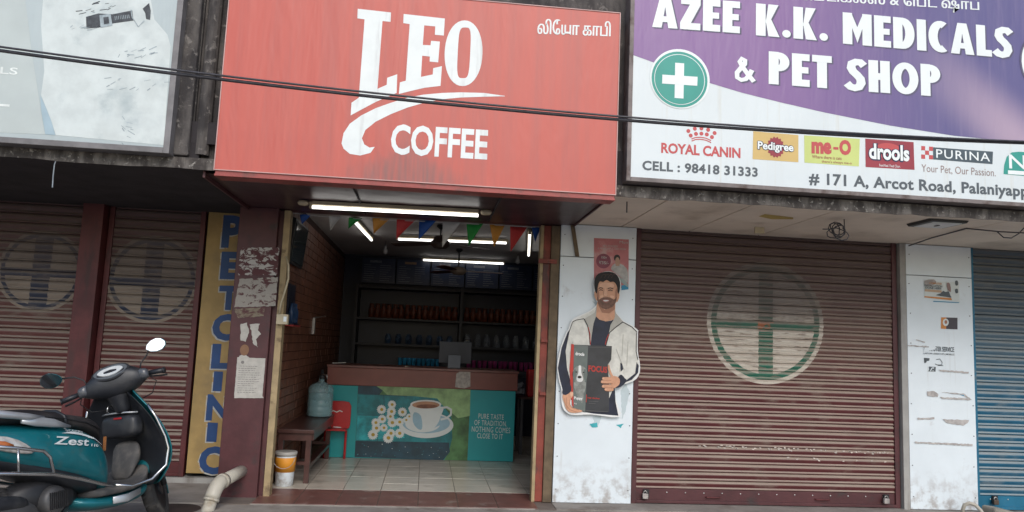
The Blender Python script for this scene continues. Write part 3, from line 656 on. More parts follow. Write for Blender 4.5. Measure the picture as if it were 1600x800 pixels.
# ------------------------------------------------------------------ inside the coffee shop
m_ceil = M('ceiling_grey', (.50, .48, .47), .7, var=.1, vs=2)
m_brick = M('dark_red_brick_tile', (.18, .068, .038), .5, var=.3, vs=7, bump=.2, bs=40)
m_mortar = M('dark_mortar', (.05, .025, .02), .9)
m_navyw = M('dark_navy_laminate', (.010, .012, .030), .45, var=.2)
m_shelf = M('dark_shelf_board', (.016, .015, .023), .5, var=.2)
inn = thing('shop_interior', 'dark inside walls and grey ceiling of the open coffee shop behind the counter', 'room', (0, 3, 0))
MB().box(-1.42, 2.35, .2, 5.6, 2.72, 2.738).build('ceiling', m_ceil, inn)
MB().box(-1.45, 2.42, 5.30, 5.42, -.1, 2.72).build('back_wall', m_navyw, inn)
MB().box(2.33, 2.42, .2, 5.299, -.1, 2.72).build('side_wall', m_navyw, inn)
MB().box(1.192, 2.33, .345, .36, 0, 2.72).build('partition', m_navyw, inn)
bw = thing('brick_wall', 'left side wall of the coffee shop clad in dark red brick tiles', 'wall', (-1.40, 2.8, 0))
MB().box(-1.45, -1.383, .302, 5.299, -.1, 2.725).build('wall_core', m_mortar, bw)
BL, BH = .235, .088; rows = int(2.72/BH); nb = 0; far = MB(); br = None
for r_ in range(rows):
    for c_ in range(23):
        y0 = .305+c_*BL-(BL/2 if r_ % 2 else 0); y1 = min(y0+BL-.010, 5.29); y0 = max(y0, .304)
        if y1-y0 < .04: continue
        x1 = -1.374+random.uniform(-.002, .002); z0 = r_*BH+.004
        if y0 < 2.55 and nb < 295 and abs(y1-y0-BL+.010) < .001:
            if br is None: br = MB().box(-1.390, -1.374, -(BL-.01)/2, (BL-.01)/2, 0, BH-.008).build('brick', m_brick, bw); br['_b'] = 1; o = br
            else: o = br.copy(); COL.objects.link(o)
            o.matrix_parent_inverse = Matrix.Translation(-bw.location); o.location = (random.uniform(-.002, .002), (y0+y1)/2, z0); nb += 1
        else: far.box(-1.390, x1, y0, y1, z0, z0+BH-.008)
far.build('bricks', m_brick, bw, kind='stuff')

def M2(name, col, st):  # glowing lamp glass
    m = bpy.data.materials.new(name); m.use_nodes = True; t = m.node_tree; t.nodes.clear()
    e = nd(t, 'ShaderNodeEmission', (*col, 1), st); o = nd(t, 'ShaderNodeOutputMaterial', e.outputs[0]); return m
m_tube = M2('lit_tube_glass', (1, .98, .94), 2.6)
m_batten = M('cream_batten', (.48, .41, .28), .5, var=.15)
def tube_light(label, a, b_, off=.035, group=None):
    a, b_ = Vector(a), Vector(b_); mid = (a+b_)/2; d = (b_-a).normalized(); L = (b_-a).length
    t_ = thing('tube_light', label, 'tube light', mid)
    w = d.cross(Vector((0, 0, 1))).normalized()
    MB().obox(mid+Vector((0, 0, .0)), d*(L/2), w*.022, (0, 0, .016)).build('batten', m_batten, t_, bevel=.003)
    MB().tube([a+Vector((0, 0, -off)), b_+Vector((0, 0, -off))], .0135, 12).build('glass_tube', m_tube, t_, smooth=True)
    for p, s_ in ((a, 1), (b_, -1)):
        MB().obox(p+Vector((0, 0, -off*.55))-d*s_*.012, d*.012, w*.016, (0, 0, off*.8)).build('lamp_holder', m_batten, t_, bevel=.003)
    return t_
tl = tube_light('lit tube light under the red sign canopy with pale oval end caps', (-1.015, -.53, 2.505), (.372, -.60, 2.505))
for x, dx in ((-1.03, -.12), (.387, .10)):
    c_ = (x+dx*.5, -.53 if x < 0 else -.6, 2.50); ring = []
    MB().lathe(c_, [(.002, -.022), (.036, -.018), (.05, 0), (.04, .018), (.002, .022)], 16, 0).build('end_cap', m_batten, tl, smooth=True)
    o = tl.children[-1]; me = o.data
    for v in me.vertices: v.co.x = c_[0]+(v.co.x-c_[0])*1.9
tube_light('lit tube light running back along the left of the shop ceiling', (-.86, 1.42, 2.695), (-.745, 4.0, 2.695) if False else (-.785, 2.9, 2.695))
tube_light('lit tube light across the ceiling between the two fans', (-.43, 2.62, 2.69), (.92, 2.42, 2.69))
tube_light('farthest lit tube light across the ceiling above the menu boards', (-.13, 4.95, 2.69), (1.13, 4.88, 2.69))
tube_light('lit tube light at the right of the shop ceiling behind the blue flag', (1.09, 1.50, 2.69), (1.36, 3.6, 2.69))
# hanging bulbs
m_bulb = M('unlit_bulb', (.42, .42, .42), .3)
for i, (px, py, Yb_, lab) in enumerate(((602, 392, 3.3, 'small white bulb hanging at the left of the shop below the slanting tube'), (809, 408, 4.0, 'small white bulb hanging at the right of the shop near the last tube'))):
    p = at(px, py, Yb_); t_ = thing('hanging_bulb', lab, 'bulb', (p.x, Yb_, 2.7))
    MB().tube([(p.x, Yb_, 2.715), (p.x, Yb_, p.z+.05)], .006, 6).build('cord', m_cable, t_)
    MB().lathe((p.x, Yb_, p.z), [(.004, -.045), (.028, -.03), (.034, -.005), (.026, .02), (.016, .035), (.018, .07), (.004, .072)], 14).build('bulb', m_bulb, t_, smooth=True)
# ceiling fans
def fan(label, x, y, zh, ang, blade, hubm):
    t_ = thing('ceiling_fan', label, 'fan', (x, y, 2.71))
    MB().tube([(x, y, 2.715), (x, y, zh+.05)], .011, 10).lathe((x, y, 2.66), [(.012, 0), (.05, .03), (.045, .052), (.01, .053)], 16).build('rod', m_black, t_)
    MB().lathe((x, y, zh), [(.01, -.06), (.07, -.055), (.11, -.02), (.115, .01), (.08, .045), (.02, .06)], 22).build('motor_hub', hubm, t_, smooth=True)
    for k_ in range(3):
        a = ang+k_*2*pi/3; d = Vector((cos(a), sin(a), 0)); w = Vector((-sin(a), cos(a), .18)).normalized(); c_ = Vector((x, y, zh))
        q = []
        for r_, hw in ((.11, .025), (.2, .05), (.42, .065), (.60, .062), (.64, .045)):
            q.append((c_+d*r_+w*hw, c_+d*r_-w*hw))
        ring = [p[0] for p in q]+[p[1] for p in q[::-1]]; n_ = len(ring); up_ = Vector((0, 0, .004))
        MB().add([v+up_ for v in ring]+[v-up_ for v in ring], [tuple(range(n_)), tuple(range(2*n_-1, n_-1, -1))]+[(i, (i+1) % n_, (i+1) % n_+n_, i+n_) for i in range(n_)]).build('blade', blade, t_)
fan('nearer dark brown ceiling fan hanging above the counter', .088, 1.62, 2.50, .5, M('fan_brown', (.05, .03, .025), .4), M('fan_brown', (.05, .03, .025), .4))
fan('farther ceiling fan with a beige hub in front of the menu boards', .385, 3.75, 2.40, .08, M('fan_redbrown', (.09, .03, .03), .4), M('fan_beige', (.26, .2, .15), .4))
# bunting: a string and twelve flags
bu = thing('bunting', 'string of coloured triangular flags hanging across the open shop front', 'bunting', (0, .17, 2.5))
FC = {'b': M('blue_flag', (.01, .07, .30), .6), 'w': M('white_flag', (.52, .52, .50), .6), 'g': M('green_flag', (.02, .30, .05), .6), 'o': M('orange_flag', (.62, .28, .04), .6), 'r': M('red_flag', (.50, .04, .04), .6)}
YF = .225
string = [at(x, y, YF) for x, y in ((450, 332), (500, 338), (560, 342), (640, 345), (700, 348), (780, 352), (850, 356))]
MB().tube(string, .003, 6).build('string', M('string_white', (.5, .5, .5), .8), bu)
for c_, x0, x1, yt, xt, yb_ in (('b', 468, 486, 337, 472, 350), ('w', 514, 533, 340, 516, 361), ('g', 545, 566, 342, 544, 358), ('o', 582, 609, 343, 584, 365), ('r', 620, 649, 345, 619, 374), ('b', 655, 682, 346, 654, 375), ('w', 692, 721, 348, 691, 386), ('g', 729, 755, 351, 732, 385), ('o', 765, 789, 353, 772, 386), ('r', 797, 824, 356, 798, 393), ('b', 831, 845, 357, 836, 379)):
    A, B_, C_ = at(x0, yt-2, YF), at(x1, yt-1.5, YF), at(xt, yb_, YF)
    b = MB(); n_ = 5; vs = []; fs = []
    for j in range(n_+1):
        for i in range(n_+1):
            u, v = i/n_, j/n_; p = (A.lerp(B_, u)).lerp(C_, v); p.y += .012*sin(u*4+v*3+x0)*(1-v*.3)
            vs.append(p)
    b.add(vs, [(j*(n_+1)+i, j*(n_+1)+i+1, (j+1)*(n_+1)+i+1, (j+1)*(n_+1)+i) for j in range(n_) for i in range(n_)])
    o = b.build('flag', FC[c_], bu, smooth=True)
    sm = o.modifiers.new('thickness', 'SOLIDIFY'); sm.thickness = .0015

# counter
m_ctop = M('red_brown_laminate', (.19, .055, .04), .4, var=.12, vs=5)
m_teal = M('teal_panel', (.012, .29, .30), .45, var=.05)
ct = thing('counter', 'long shop counter with a red brown band and a teal coffee poster front', 'counter', (0, 2.6, 0))
MB().box(-1.13, 1.095, 2.30, 2.95, .0, .835).build('body', M('dark_teal_side', (.01, .12, .13), .5), ct)
MB().box(-1.15, 1.115, 2.275, 2.97, .84, 1.045).build('fascia_band', m_ctop, ct, bevel=.004)
MB().box(-1.16, 1.125, 2.265, 2.98, 1.047, 1.075).build('counter_top', M('counter_top_brown', (.16, .06, .05), .3), ct, bevel=.004)
k = 1600/290
Y = 2.294; ZC = lambda L: [(520+x/k, 590+y/k) for x, y in L]
MB().box(-1.13, 1.095, 2.2955, 2.2995, .004, .832).build('teal_sheet', m_teal, ct)
m_photo = M('poster_teal_wood', (.012, .20, .22), .45, var=.45, vs=5); m_pgreen = M('poster_green', (.08, .20, .07), .45, var=.6, vs=4)
m_plight = M('poster_light_green', (.25, .40, .17), .45, var=.4, vs=6); m_pnavy = M('poster_navy', (.012, .05, .075), .45, var=.4, vs=6)
m_pwhite = M('poster_white', (.62, .66, .64), .45, var=.06); m_pyel = M('poster_yellow', (.42, .28, .015), .45, var=.2); m_pcof = M('poster_coffee', (.20, .07, .03), .45, var=.4, vs=30)
m_pblue = M('poster_pale_blue', (.27, .42, .50), .45, var=.15); m_pteal2 = M('poster_teal_light', (.02, .33, .36), .45, var=.5, vs=7)
b = MB(); mm = [m_photo, m_pgreen, m_plight, m_pnavy, m_pwhite, m_pyel, m_pcof, m_pblue, m_pteal2, MATS['dark_ink'], M('brown_ring', (.42, .22, .12), .45)]
ppoly(b, ZC([(218, 66), (1188, 104), (1160, 716), (188, 684)]), Y, 1)
ppoly(b, ZC([(216, 138), (700, 160), (900, 180), (1020, 330), (1030, 520), (1000, 640), (960, 710), (188, 684)]), Y-LAY, 0)
ppoly(b, ZC([(218, 66), (370, 72), (430, 110), (400, 150), (216, 138)]), Y-LAY, 3)
ppoly(b, ZC([(380, 74), (900, 93), (1186, 104), (1182, 330), (1080, 350), (960, 250), (880, 178), (470, 150), (430, 110)]), Y-LAY*.6, 2)
ppoly(b, ZC([(196, 545), (1000, 560), (1010, 640), (950, 712), (188, 684)]), Y-2*LAY, 3)
ppoly(b, ZC([(216, 320), (560, 330), (620, 520), (200, 540)]), Y-2*LAY, 8)
for L in ([(440, 150), (445, 320)], [(385, 480), (388, 600)], [(600, 555), (602, 660)], [(216, 322), (660, 335)], [(216, 142), (640, 160)], [(196, 548), (820, 566)]): pline(b, ZC(L), .8, Y-2.5*LAY, 3)
ppoly(b, ZC([(x, y) for x, y in oval(805, 410, 235, 112, 36, 2)]), Y-3*LAY, 4); ppoly(b, ZC([(x, y) for x, y in oval(805, 395, 205, 85, 36, 2)]), Y-4*LAY, 7)
ppoly(b, ZC(oval(775, 400, 150, 72, 36, 2)), Y-4.5*LAY, 4); ppoly(b, ZC([(860, 440), (980, 385), (940, 350), (880, 400)]), Y-4.7*LAY, 7)
ppoly(b, ZC([(668, 240), (936, 250), (930, 330), (905, 395), (865, 440), (800, 458), (735, 445), (700, 400), (678, 330)]), Y-5*LAY, 4, 3)
ppoly(b, ZC([(700, 300), (760, 330), (770, 440), (730, 440), (690, 380)]), Y-5.5*LAY, 7, 3)
ppoly(b, ZC(oval(802, 232, 134, 40, 36, 2)), Y-6*LAY, 4); ppoly(b, ZC(oval(802, 236, 118, 31, 36, 2)), Y-7*LAY, 10); ppoly(b, ZC(oval(812, 248, 92, 18, 30, 2)), Y-8*LAY, 6)
pline(b, ZC([(930, 262), (985, 255), (1020, 275), (1018, 320), (980, 350), (930, 362)]), 3.2, Y-5.5*LAY, 4)
for x, y, r_ in ((420, 275, 40), (510, 232, 36), (505, 292, 40), (600, 297, 40), (495, 335, 34), (425, 358, 38), (658, 335, 26), (632, 365, 28), (370, 388, 38), (512, 388, 42), (575, 383, 38), (375, 435, 40), (440, 432, 34), (345, 492, 44), (500, 480, 40), (575, 480, 42), (478, 520, 46)):
    q = []
    for i in range(32):
        rr = r_*1.08*(1.0 if i % 2 == 0 else .76); q.append((x+rr*cos(2*pi*i/32), y+rr*sin(2*pi*i/32)))
    ppoly(b, ZC(q), Y-(9+random.random())*LAY, 4); ppoly(b, ZC(oval(x+2, y, r_*.36, r_*.34, 14)), Y-10.5*LAY, 5)
for i in range(40):
    x, y = random.uniform(200, 1000), random.uniform(570, 690); ppoly(b, ZC(oval(x, y, random.uniform(1, 5), random.uniform(1, 4), 6)), Y-3*LAY, 4 if random.random() < .4 else 8)
ptext(b, 'PURE TASTE', (747.5, 654), (787, 656), 8, Y-LAY, 4, .0, 0, 1.1)
ptext(b, 'OF TRADITION.', (741, 664), (792, 666.5), 8, Y-LAY, 4, .0, 0, 1.1)
ptext(b, 'NOTHING COMES', (737, 674.5), (797, 677), 8.5, Y-LAY, 4, .0, 0, 1.1)
ptext(b, 'CLOSE TO IT', (745.5, 684.5), (785.5, 686.5), 8, Y-LAY, 4, .0, 0, 1.1)
b.build('poster_print', mm, ct)
# scrap of paper stuck to the band, things lying on the counter
b = MB(); Y = 2.273
ppoly(b, [(713, 584), (722, 578), (735, 579), (735, 604), (725, 607), (711, 605)], Y); b.build('torn_notice', M('paper_grey', (.42, .38, .34), .7, var=.3, vs=30), ct)
p = at(700, 577, 2.6)
t_ = thing('payment_stand', 'small pale card stand on the counter in front of the monitor', 'stand', (.37, 2.5, 1.075))
MB().obox((.345, 2.50, 1.155), (.075, 0, 0), (0, .004, .0), (0, .012, .078)).build('card', M('pale_card', (.10, .115, .14), .4), t_)
MB().box(.29, .40, 2.47, 2.56, 1.075, 1.085).build('foot', m_black, t_)
t_ = thing('monitor', 'grey back of a cash desk monitor standing on the counter', 'monitor', (.37, 2.75, 1.075))
MB().box(.155, .565, 2.73, 2.76, 1.13, 1.40).build('screen_back', M('monitor_grey', (.045, .05, .065), .5), t_, bevel=.006)
MB().box(.33, .39, 2.77, 2.80, 1.085, 1.2).box(.26, .46, 2.72, 2.86, 1.076, 1.086).build('foot', m_black, t_)
MB().obox(at(640, 575, 2.45)+Vector((.0, 0, .0)), (.055, 0, -.022), (0, .012, 0), (.003, 0, .008)).build('folded_paper', M('cream_paper', (.42, .38, .30), .6), None, label='cream folded paper lying on the counter left of the monitor', category='paper')
MB().obox((-1.03, 2.35, 1.095), (.075, .02, .006), (-.01, .05, 0), (0, 0, .004)).build('paper_slip', M('pale_slip', (.45, .45, .42), .6), None, label='white slip of paper at the left end of the counter top', category='paper')

# back shelving with goods
rk = thing('display_rack', 'dark wall rack with four rows of goods behind the counter', 'rack', (.4, 5.1, 0))
for z in (.92, 1.33, 1.72, 2.20): MB().box(-1.10, 2.30, 4.82, 5.29, z-.03, z).build('shelf', m_shelf, rk)
for x in (-1.11, .50, 2.28): MB().box(x-.022, x+.022, 4.81, 5.29, 0, 2.22).build('upright', m_shelf, rk)
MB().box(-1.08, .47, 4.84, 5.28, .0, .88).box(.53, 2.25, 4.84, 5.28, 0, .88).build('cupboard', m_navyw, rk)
ORD = 'first second third fourth fifth sixth seventh eighth ninth tenth eleventh twelfth thirteenth fourteenth fifteenth sixteenth seventeenth'.split()
def row(proto, x0, x1, n, y, z):
    lab = proto['label']
    for i in range(n):
        o = proto if i == 0 else proto.copy()
        if i: COL.objects.link(o)
        o['label'] = lab+', '+ORD[i]+' from left'
        o.location = (x0+(x1-x0)*i/(n-1)+random.uniform(-.006, .006), y+random.uniform(-.01, .01), z)
def goods(name, label, cat, group, prof, m, n=12):
    return MB().lathe((0, 0, 0), prof, n).build(name, m, None, smooth=True, label=label, category=cat, group=group)
m_or = M('orange_packet', (.13, .035, .018), .45, var=.5, vs=20); m_bl = M('blue_cup', (.03, .26, .50), .4, var=.3, vs=15); m_pk = M('pink_cup', (.32, .04, .17), .4, var=.4, vs=12)
m_gl = M('jar_glass', (.22, .24, .28), .12, var=.2, alpha=.55)
row(goods('coffee_packet', 'orange jar in the upper row left of the rack upright', 'jar', 'orange jars left of the rack upright', [(.001, 0), (.046, .003), (.048, .13), (.03, .16), (.034, .165), (.034, .215), (.001, .218)], m_or), -.88, .40, 15, 4.93, 1.722)
row(goods('coffee_packet', 'orange jar in the upper row right of the rack upright', 'jar', 'orange jars right of the rack upright', [(.001, 0), (.046, .003), (.048, .13), (.03, .16), (.034, .165), (.034, .215), (.001, .218)], m_or), .60, 2.1, 17, 4.93, 1.722)
row(goods('blue_tumbler', 'bright blue tumbler in the row left of the monitor', 'tumbler', 'blue tumblers on the lowest shelf', [(.001, 0), (.026, .002), (.034, .12), (.036, .14), (.001, .14)], m_bl), -.40, .17, 9, 4.90, .985)
row(goods('dark_tumbler', 'small dark tumbler standing below the blue ones', 'tumbler', 'dark tumblers on the lowest shelf', [(.001, 0), (.026, .002), (.034, .08), (.001, .08)], M('dark_cup', (.05, .06, .10), .3)), -.9, .17, 13, 4.86, .922)
row(goods('pink_tumbler', 'pink tumbler in the row right of the monitor', 'tumbler', 'pink tumblers on the lowest shelf', [(.001, 0), (.028, .002), (.034, .12), (.037, .14), (.001, .14)], m_pk), .66, 1.80, 15, 4.90, .985)
row(goods('glass_jar', 'tall clear glass jar on the middle shelf right of the upright', 'jar', 'glass jars right of the rack upright', [(.001, 0), (.05, .004), (.054, .10), (.05, .15), (.03, .17), (.036, .18), (.036, .20), (.001, .202)], m_gl, 14), .62, 1.85, 9, 4.93, 1.332)
row(goods('glass_jar', 'squat clear glass jar on the middle shelf left of the upright', 'jar', 'glass jars left of the rack upright', [(.001, 0), (.045, .004), (.05, .08), (.045, .12), (.03, .13), (.034, .15), (.001, .152)], M('bluish_jar_glass', (.04, .08, .16), .15, alpha=.7), 14), -.60, .35, 7, 4.93, 1.332)
MB().box(-1.09, .48, 4.86, 5.28, .922, .98).box(.52, 2.25, 4.86, 5.28, .922, .98).build('riser', m_shelf, rk)
# menu boards
m_mb = M('menu_board_blue', (.016, .028, .07), .35, var=.2); m_mt = M('menu_text', (.16, .17, .20), .5, var=.3, vs=30); m_ml = M('menu_highlight', (.35, .20, .10), .5)
heads = ['', 'COFFEE', 'TEA', 'MILK', 'SNACKS', '']
for i in range(6):
    x0 = -1.08+i*.545; x1 = x0+.52
    t_ = thing('menu_board', ['menu board at the far left end of the row above the rack', 'second menu board from the left with an orange heading', 'menu board left of the far fan, third in the row', 'menu board right behind the far fan hub', 'menu board between the far fan and the right bulb', 'menu board at the right end of the row beside the door post'][i], 'menu board', ((x0+x1)/2, 5.12, 2.28))
    MB().box(x0, x1, 5.10, 5.13, 2.27, 2.66).build('board', m_mb, t_)
    b = MB()
    for c_ in range(2):
        for r_ in range(8):
            xx = x0+.03+c_*.25; L_ = random.uniform(.09, .19); b.box(xx, xx+L_, 5.096, 5.0985, 2.545-r_*.034, 2.553-r_*.034)
    b.build('menu_lines', m_mt, t_, kind='stuff')
    MB().box(x0+.12, x0+.30, 5.095, 5.0985, 2.59, 2.625).build('heading', m_ml if i in (1,) else m_mt, t_)
# framed screen and fixtures on the brick wall
t_ = thing('wall_screen', 'black framed glass screen mounted high on the brick wall inside the door', 'screen', (-1.36, .75, 1.95))
MB().obox((-1.335, .74, 2.30), (.018, 0, -.006), (0, .36, 0), (.02, 0, .215)).build('frame', m_black, t_, bevel=.006)
MB().obox((-1.310, .74, 2.295), (.003, 0, -.001), (0, .32, 0), (.018, 0, .19)).build('glass', M('screen_glass', (.05, .065, .07), .06), t_)
t_ = thing('wall_shelf', 'dark wall niche with bottles low on the brick wall beside the door', 'shelf', (-1.36, .8, 1.2))
MB().box(-1.373, -1.30, .62, .98, 1.50, 1.515).box(-1.373, -1.36, .62, .98, 1.515, 1.9).build('shelf_body', m_navyw, t_)
MB().box(-1.37, -1.29, .60, 1.0, 1.485, 1.499).build('red_edge', M('red_edge', (.35, .03, .03), .5), t_)
for i in range(4): MB().lathe((-1.335, .67+i*.085, 1.515), [(.001, 0), (.025, .002), (.028, .12), (.012, .16), (.012, .2), (.001, .2)], 10).build('small_bottle', M('dark_bottle_blue', (.02, .05, .12), .3), t_, smooth=True)
t_ = thing('wall_bracket', 'grey bracket arm on the brick wall below the ceiling tube', 'bracket', (-1.37, 2.4, 1.5))
MB().box(-1.374, -1.345, 2.33, 2.42, 1.42, 1.62).build('plate', m_steel, t_, bevel=.004); MB().tube([(-1.35, 2.38, 1.62), (-1.22, 2.30, 1.64)], .01, 8).build('arm', m_steel, t_)
MB().tube([(-1.30, .02, 2.1), (-1.27, -.0, 2.02), (-1.262, -.0, 1.9), (-1.285, -.0, 1.78), (-1.31, .0, 1.68), (-1.318, .0, 1.58)], .009, 8).build('loose_wire', m_batten, None, smooth=True, label='cream wire looping down the tan door post into the switch box', category='wire')
t_ = thing('switch_box', 'cream switch box screwed to the tan door post', 'switch box', (-1.29, 0, 1.5))
MB().box(-1.335, -1.235, -.035, .03, 1.49, 1.58).build('box', m_batten, t_, bevel=.005); MB().box(-1.272, -1.245, -.041, -.035, 1.515, 1.56).build('switch', m_white, t_, bevel=.002)

# bench
m_bench = M('dark_brown_bench', (.075, .032, .027), .3, var=.25, vs=9)
t_ = thing('bench', 'dark brown wooden bench along the brick wall with a water bottle on it', 'bench', (-1.18, 1.6, 0))
MB().box(-1.372, -1.03, .62, 2.24, .47, .505).build('seat', m_bench, t_, bevel=.004)
for x, y in ((-1.34, .68), (-1.08, .68), (-1.34, 2.17), (-1.08, 2.17)): MB().box(x-.025, x+.025, y-.025, y+.025, 0, .47).build('leg', m_bench, t_, bevel=.003)
MB().box(-1.115, -1.055, .705, 2.145, .14, .175).build('stretcher', m_bench, t_); MB().box(-1.315, -1.105, .665, .70, .17, .2).build('stretcher', m_bench, t_); MB().box(-1.315, -1.105, 2.15, 2.19, .17, .2).build('stretcher', m_bench, t_)
MB().box(-1.36, -1.05, .65, .672, .40, .468).box(-1.055, -1.035, .675, 2.2, .40, .468).build('apron', m_bench, t_)
# 20 litre water bottle
m_pet = M('blue_bottle_plastic', (.36, .55, .58), .15, var=.05, alpha=.42); m_water = M('bottle_water', (.14, .30, .32), .1, var=.05, alpha=.75)
wbx, wby = -1.155, 1.87
t_ = thing('water_bottle', 'large clear blue water bottle with a pump cap on the bench', 'water bottle', (wbx, wby, .505))
pr = [(.10, 0), (.135, .012), (.14, .04), (.135, .05), (.14, .06), (.14, .11), (.134, .118), (.14, .126), (.14, .18), (.134, .188), (.14, .196), (.14, .25), (.134, .258), (.14, .268), (.14, .31), (.12, .345), (.07, .372), (.032, .385), (.03, .42)]
MB().lathe((wbx, wby, .506), pr, 28).build('bottle_body', m_pet, t_, smooth=True)
MB().lathe((wbx, wby, .512), [(.09, 0), (.128, .012), (.131, .255), (.001, .256)], 24).build('water', m_water, t_, smooth=True)
MB().lathe((wbx, wby, .925), [(.034, 0), (.034, .035), (.02, .045), (.016, .10), (.001, .102)], 16).build('pump_cap', m_black, t_, smooth=True)
MB().tube([(wbx, wby-.02, .97), (wbx+.02, wby-.03, .975), (wbx+.06, wby-.05, .97), (wbx+.065, wby-.055, .93)], .007, 8).build('spout', m_steel, t_, smooth=True)
MB().box(wbx+.015, wbx+.03, wby-.142, wby-.138, .60, .75).build('glint_label', m_white, t_) if False else None
# bucket
t_ = thing('paint_bucket', 'white paint bucket with an orange band standing inside the left door post', 'bucket', (-1.275, .55, 0))
bx, by = -1.262, .55
MB().lathe((bx, by, 0), [(.075, 0), (.08, .004), (.095, .29), (.001, .291)], 26).build('pail', m_white, t_, smooth=True)
MB().lathe((bx, by, .13), [(.0895, 0), (.0965, .13), (.0945, .132), (.0875, 0)], 26).build('orange_band', M('orange_label', (.72, .30, .03), .5), t_, smooth=True)
MB().lathe((bx, by, .29), [(.101, -.012), (.104, .004), (.101, .022), (.09, .024), (.001, .020)], 26).build('lid', M('grey_lid', (.38, .37, .34), .5), t_, smooth=True)
MB().tube([(bx+.1*cos(a), by-.1*sin(a)*.2-.098, .27-.10*sin(a)) for a in [pi*i/10 for i in range(11)]], .003, 6).build('handle', m_steel, t_, smooth=True)
# red plastic stool
t_ = thing('red_stool', 'red plastic chair back with pale lettering standing behind the bench end', 'chair', (-.98, 2.1, 0))
m_rp = M('red_plastic', (.45, .02, .022), .35, var=.1)
MB().prism([(-1.13, .34), (-.86, .34), (-.845, .38), (-.845, .60), (-.87, .645), (-.93, .655), (-1.13, .655)], 2.243, 2.262).build('backrest', m_rp, t_, bevel=.006)
MB().box(-1.15, -.87, 2.06, 2.238, .33, .35).build('seat', m_rp, t_, bevel=.006)
for x, y in ((-1.12, 2.225), (-.885, 2.225)): MB().tube([(x, y, 0), (x, y, .33)], .014, 8).build('leg', m_rp, t_)
b = MB(); ptext(b, 'coca', (516, 645.5), (535, 646.5), 5, 2.241, 0, .03); ptext(b, 'cola', (520, 668), (533, 669), 4.5, 2.241, 0, .02)
b.v = b.v; b.build('lettering', m_pwhite, t_) if False else None
b = MB(); pline(b, [(517, 644), (521, 641.5), (526, 644), (531, 641.5), (535, 643.5)], 1.6, 2.241, 0); pline(b, [(521, 667), (533, 668)], 1.4, 2.241, 0); b.build('pale_mark', m_pwhite, t_)
# things at the right behind the post
t_ = thing('side_table', 'small dark table behind the counter end near the right door post', 'table', (1.45, 3.0, 0))
MB().box(1.23, 1.75, 2.9, 3.3, .70, .725).build('tabletop', m_bench, t_)
for x, y in ((1.26, 2.93), (1.72, 2.93), (1.26, 3.27), (1.72, 3.27)): MB().box(x-.02, x+.02, y-.02, y+.02, 0, .7).build('leg', M('grey_leg', (.07, .07, .08), .4), t_)
MB().box(1.33, 1.50, 2.95, 3.15, .727, 1.08).build('red_carton', m_rp, None, bevel=.02, label='red carton standing on the small table behind the right door post', category='carton')
b = MB()
for i in range(9):
    a = i*.7; b.obox((1.22+.05*cos(a)-.05, 2.93+.05*sin(a), .80+.02*i % .12), (.06*cos(a*2), .03, .02*sin(i)), (0, .02, .03), (.01, 0, .004))
b.obox((1.17, 2.9, .86), (.08, 0, .03), (0, .05, .01), (.01, 0, .02)).build('plastic_bag', M('crumpled_bag', (.30, .31, .35), .4, var=.4, vs=20), None, label='crumpled pale plastic bag hanging at the right end of the counter', category='bag', kind='stuff')

# ------------------------------------------------------------------ column papers
m_paper = M('weathered_paper', (.46, .44, .40), .8, var=.12, vs=25)
def torn(px, amp, seed, Y=-.0022, n=6):
    rnd = random.Random(seed); pts = [at(x, y, Y) for x, y in px]; out = []
    for i in range(len(pts)):
        a, b_ = pts[i], pts[(i+1) % len(pts)]; d = b_-a; nn = Vector((-d.z, 0, d.x)).normalized(); k_ = max(2, int(d.length/.016))
        for j in range(k_): out.append(a+d*(j/k_)+nn*rnd.uniform(-amp, amp)*(j > 0))
    return out
def peeled(name, lo, hi, sc, c1=(.52, .50, .47), c2=(.095, .035, .038)):
    m = bpy.data.materials.new(name); m.use_nodes = True; t = m.node_tree; bb = t.nodes['Principled BSDF']
    f = ramp(t, noise(t, sc, 8, (1, 1, 1.6), .6, .7), lo, hi); c = mixc(t, f, c2, mixc(t, noise(t, 60, 3), tuple(x*.7 for x in c1), c1))
    t.links.new(c, bb.inputs['Base Color']); bb.inputs['Roughness'].default_value = .8; return m
pc = thing('torn_posters', 'remains of torn pale bills peeling off the front of the maroon column', 'posters', (-1.56, 0, 1.4))
for i, (px, m_) in enumerate(((([(376, 387), (436, 387), (433, 430), (372, 430)]), peeled('peeled_a', .50, .54, 14)), (([(374, 436), (434, 433), (431, 478), (366, 480)]), peeled('peeled_b', .42, .47, 12, (.38, .35, .31))), (([(366, 483), (414, 480), (412, 494), (372, 497)]), peeled('peeled_c', .42, .55, 8, (.25, .21, .15))))):
    w = torn(px, .004, i); MB().add([(p.x, -.0022, p.z) for p in w], [tuple(range(len(w)))]).build('torn_bill', m_, pc)
b = MB()
for px, sd_ in ((([(376, 506), (386, 504), (389, 520), (384, 534), (376, 532)]), 4), (([(390, 507), (406, 506), (403, 516), (408, 522), (400, 530), (403, 543), (395, 536), (393, 520)]), 5), (([(374, 556), (384, 553), (390, 560), (414, 560), (414, 564), (372, 562)]), 6)):
    w = torn(px, .005, sd_); b.add([(p.x, -.0022, p.z) for p in w], [tuple(range(len(w)))])
b.build('torn_scraps', m_paper, pc, kind='stuff')
bl = MB(); pell(bl, 382, 547, 7, 9, -.0024, 0, 18); bl.build('round_stain', M('round_stain_brown', (.22, .12, .07), .8), pc)
t_ = thing('notice', 'intact white printed notice pasted on the maroon column above the drain pipe', 'notice', (-1.6, 0, .9))
w = torn([(371, 558), (415, 560), (410, 619), (412, 622), (366, 622), (366, 617)], .0012, 9); MB().add([(p.x, -.0030, p.z) for p in w], [tuple(range(len(w)))]).build('sheet', m_paper, t_)
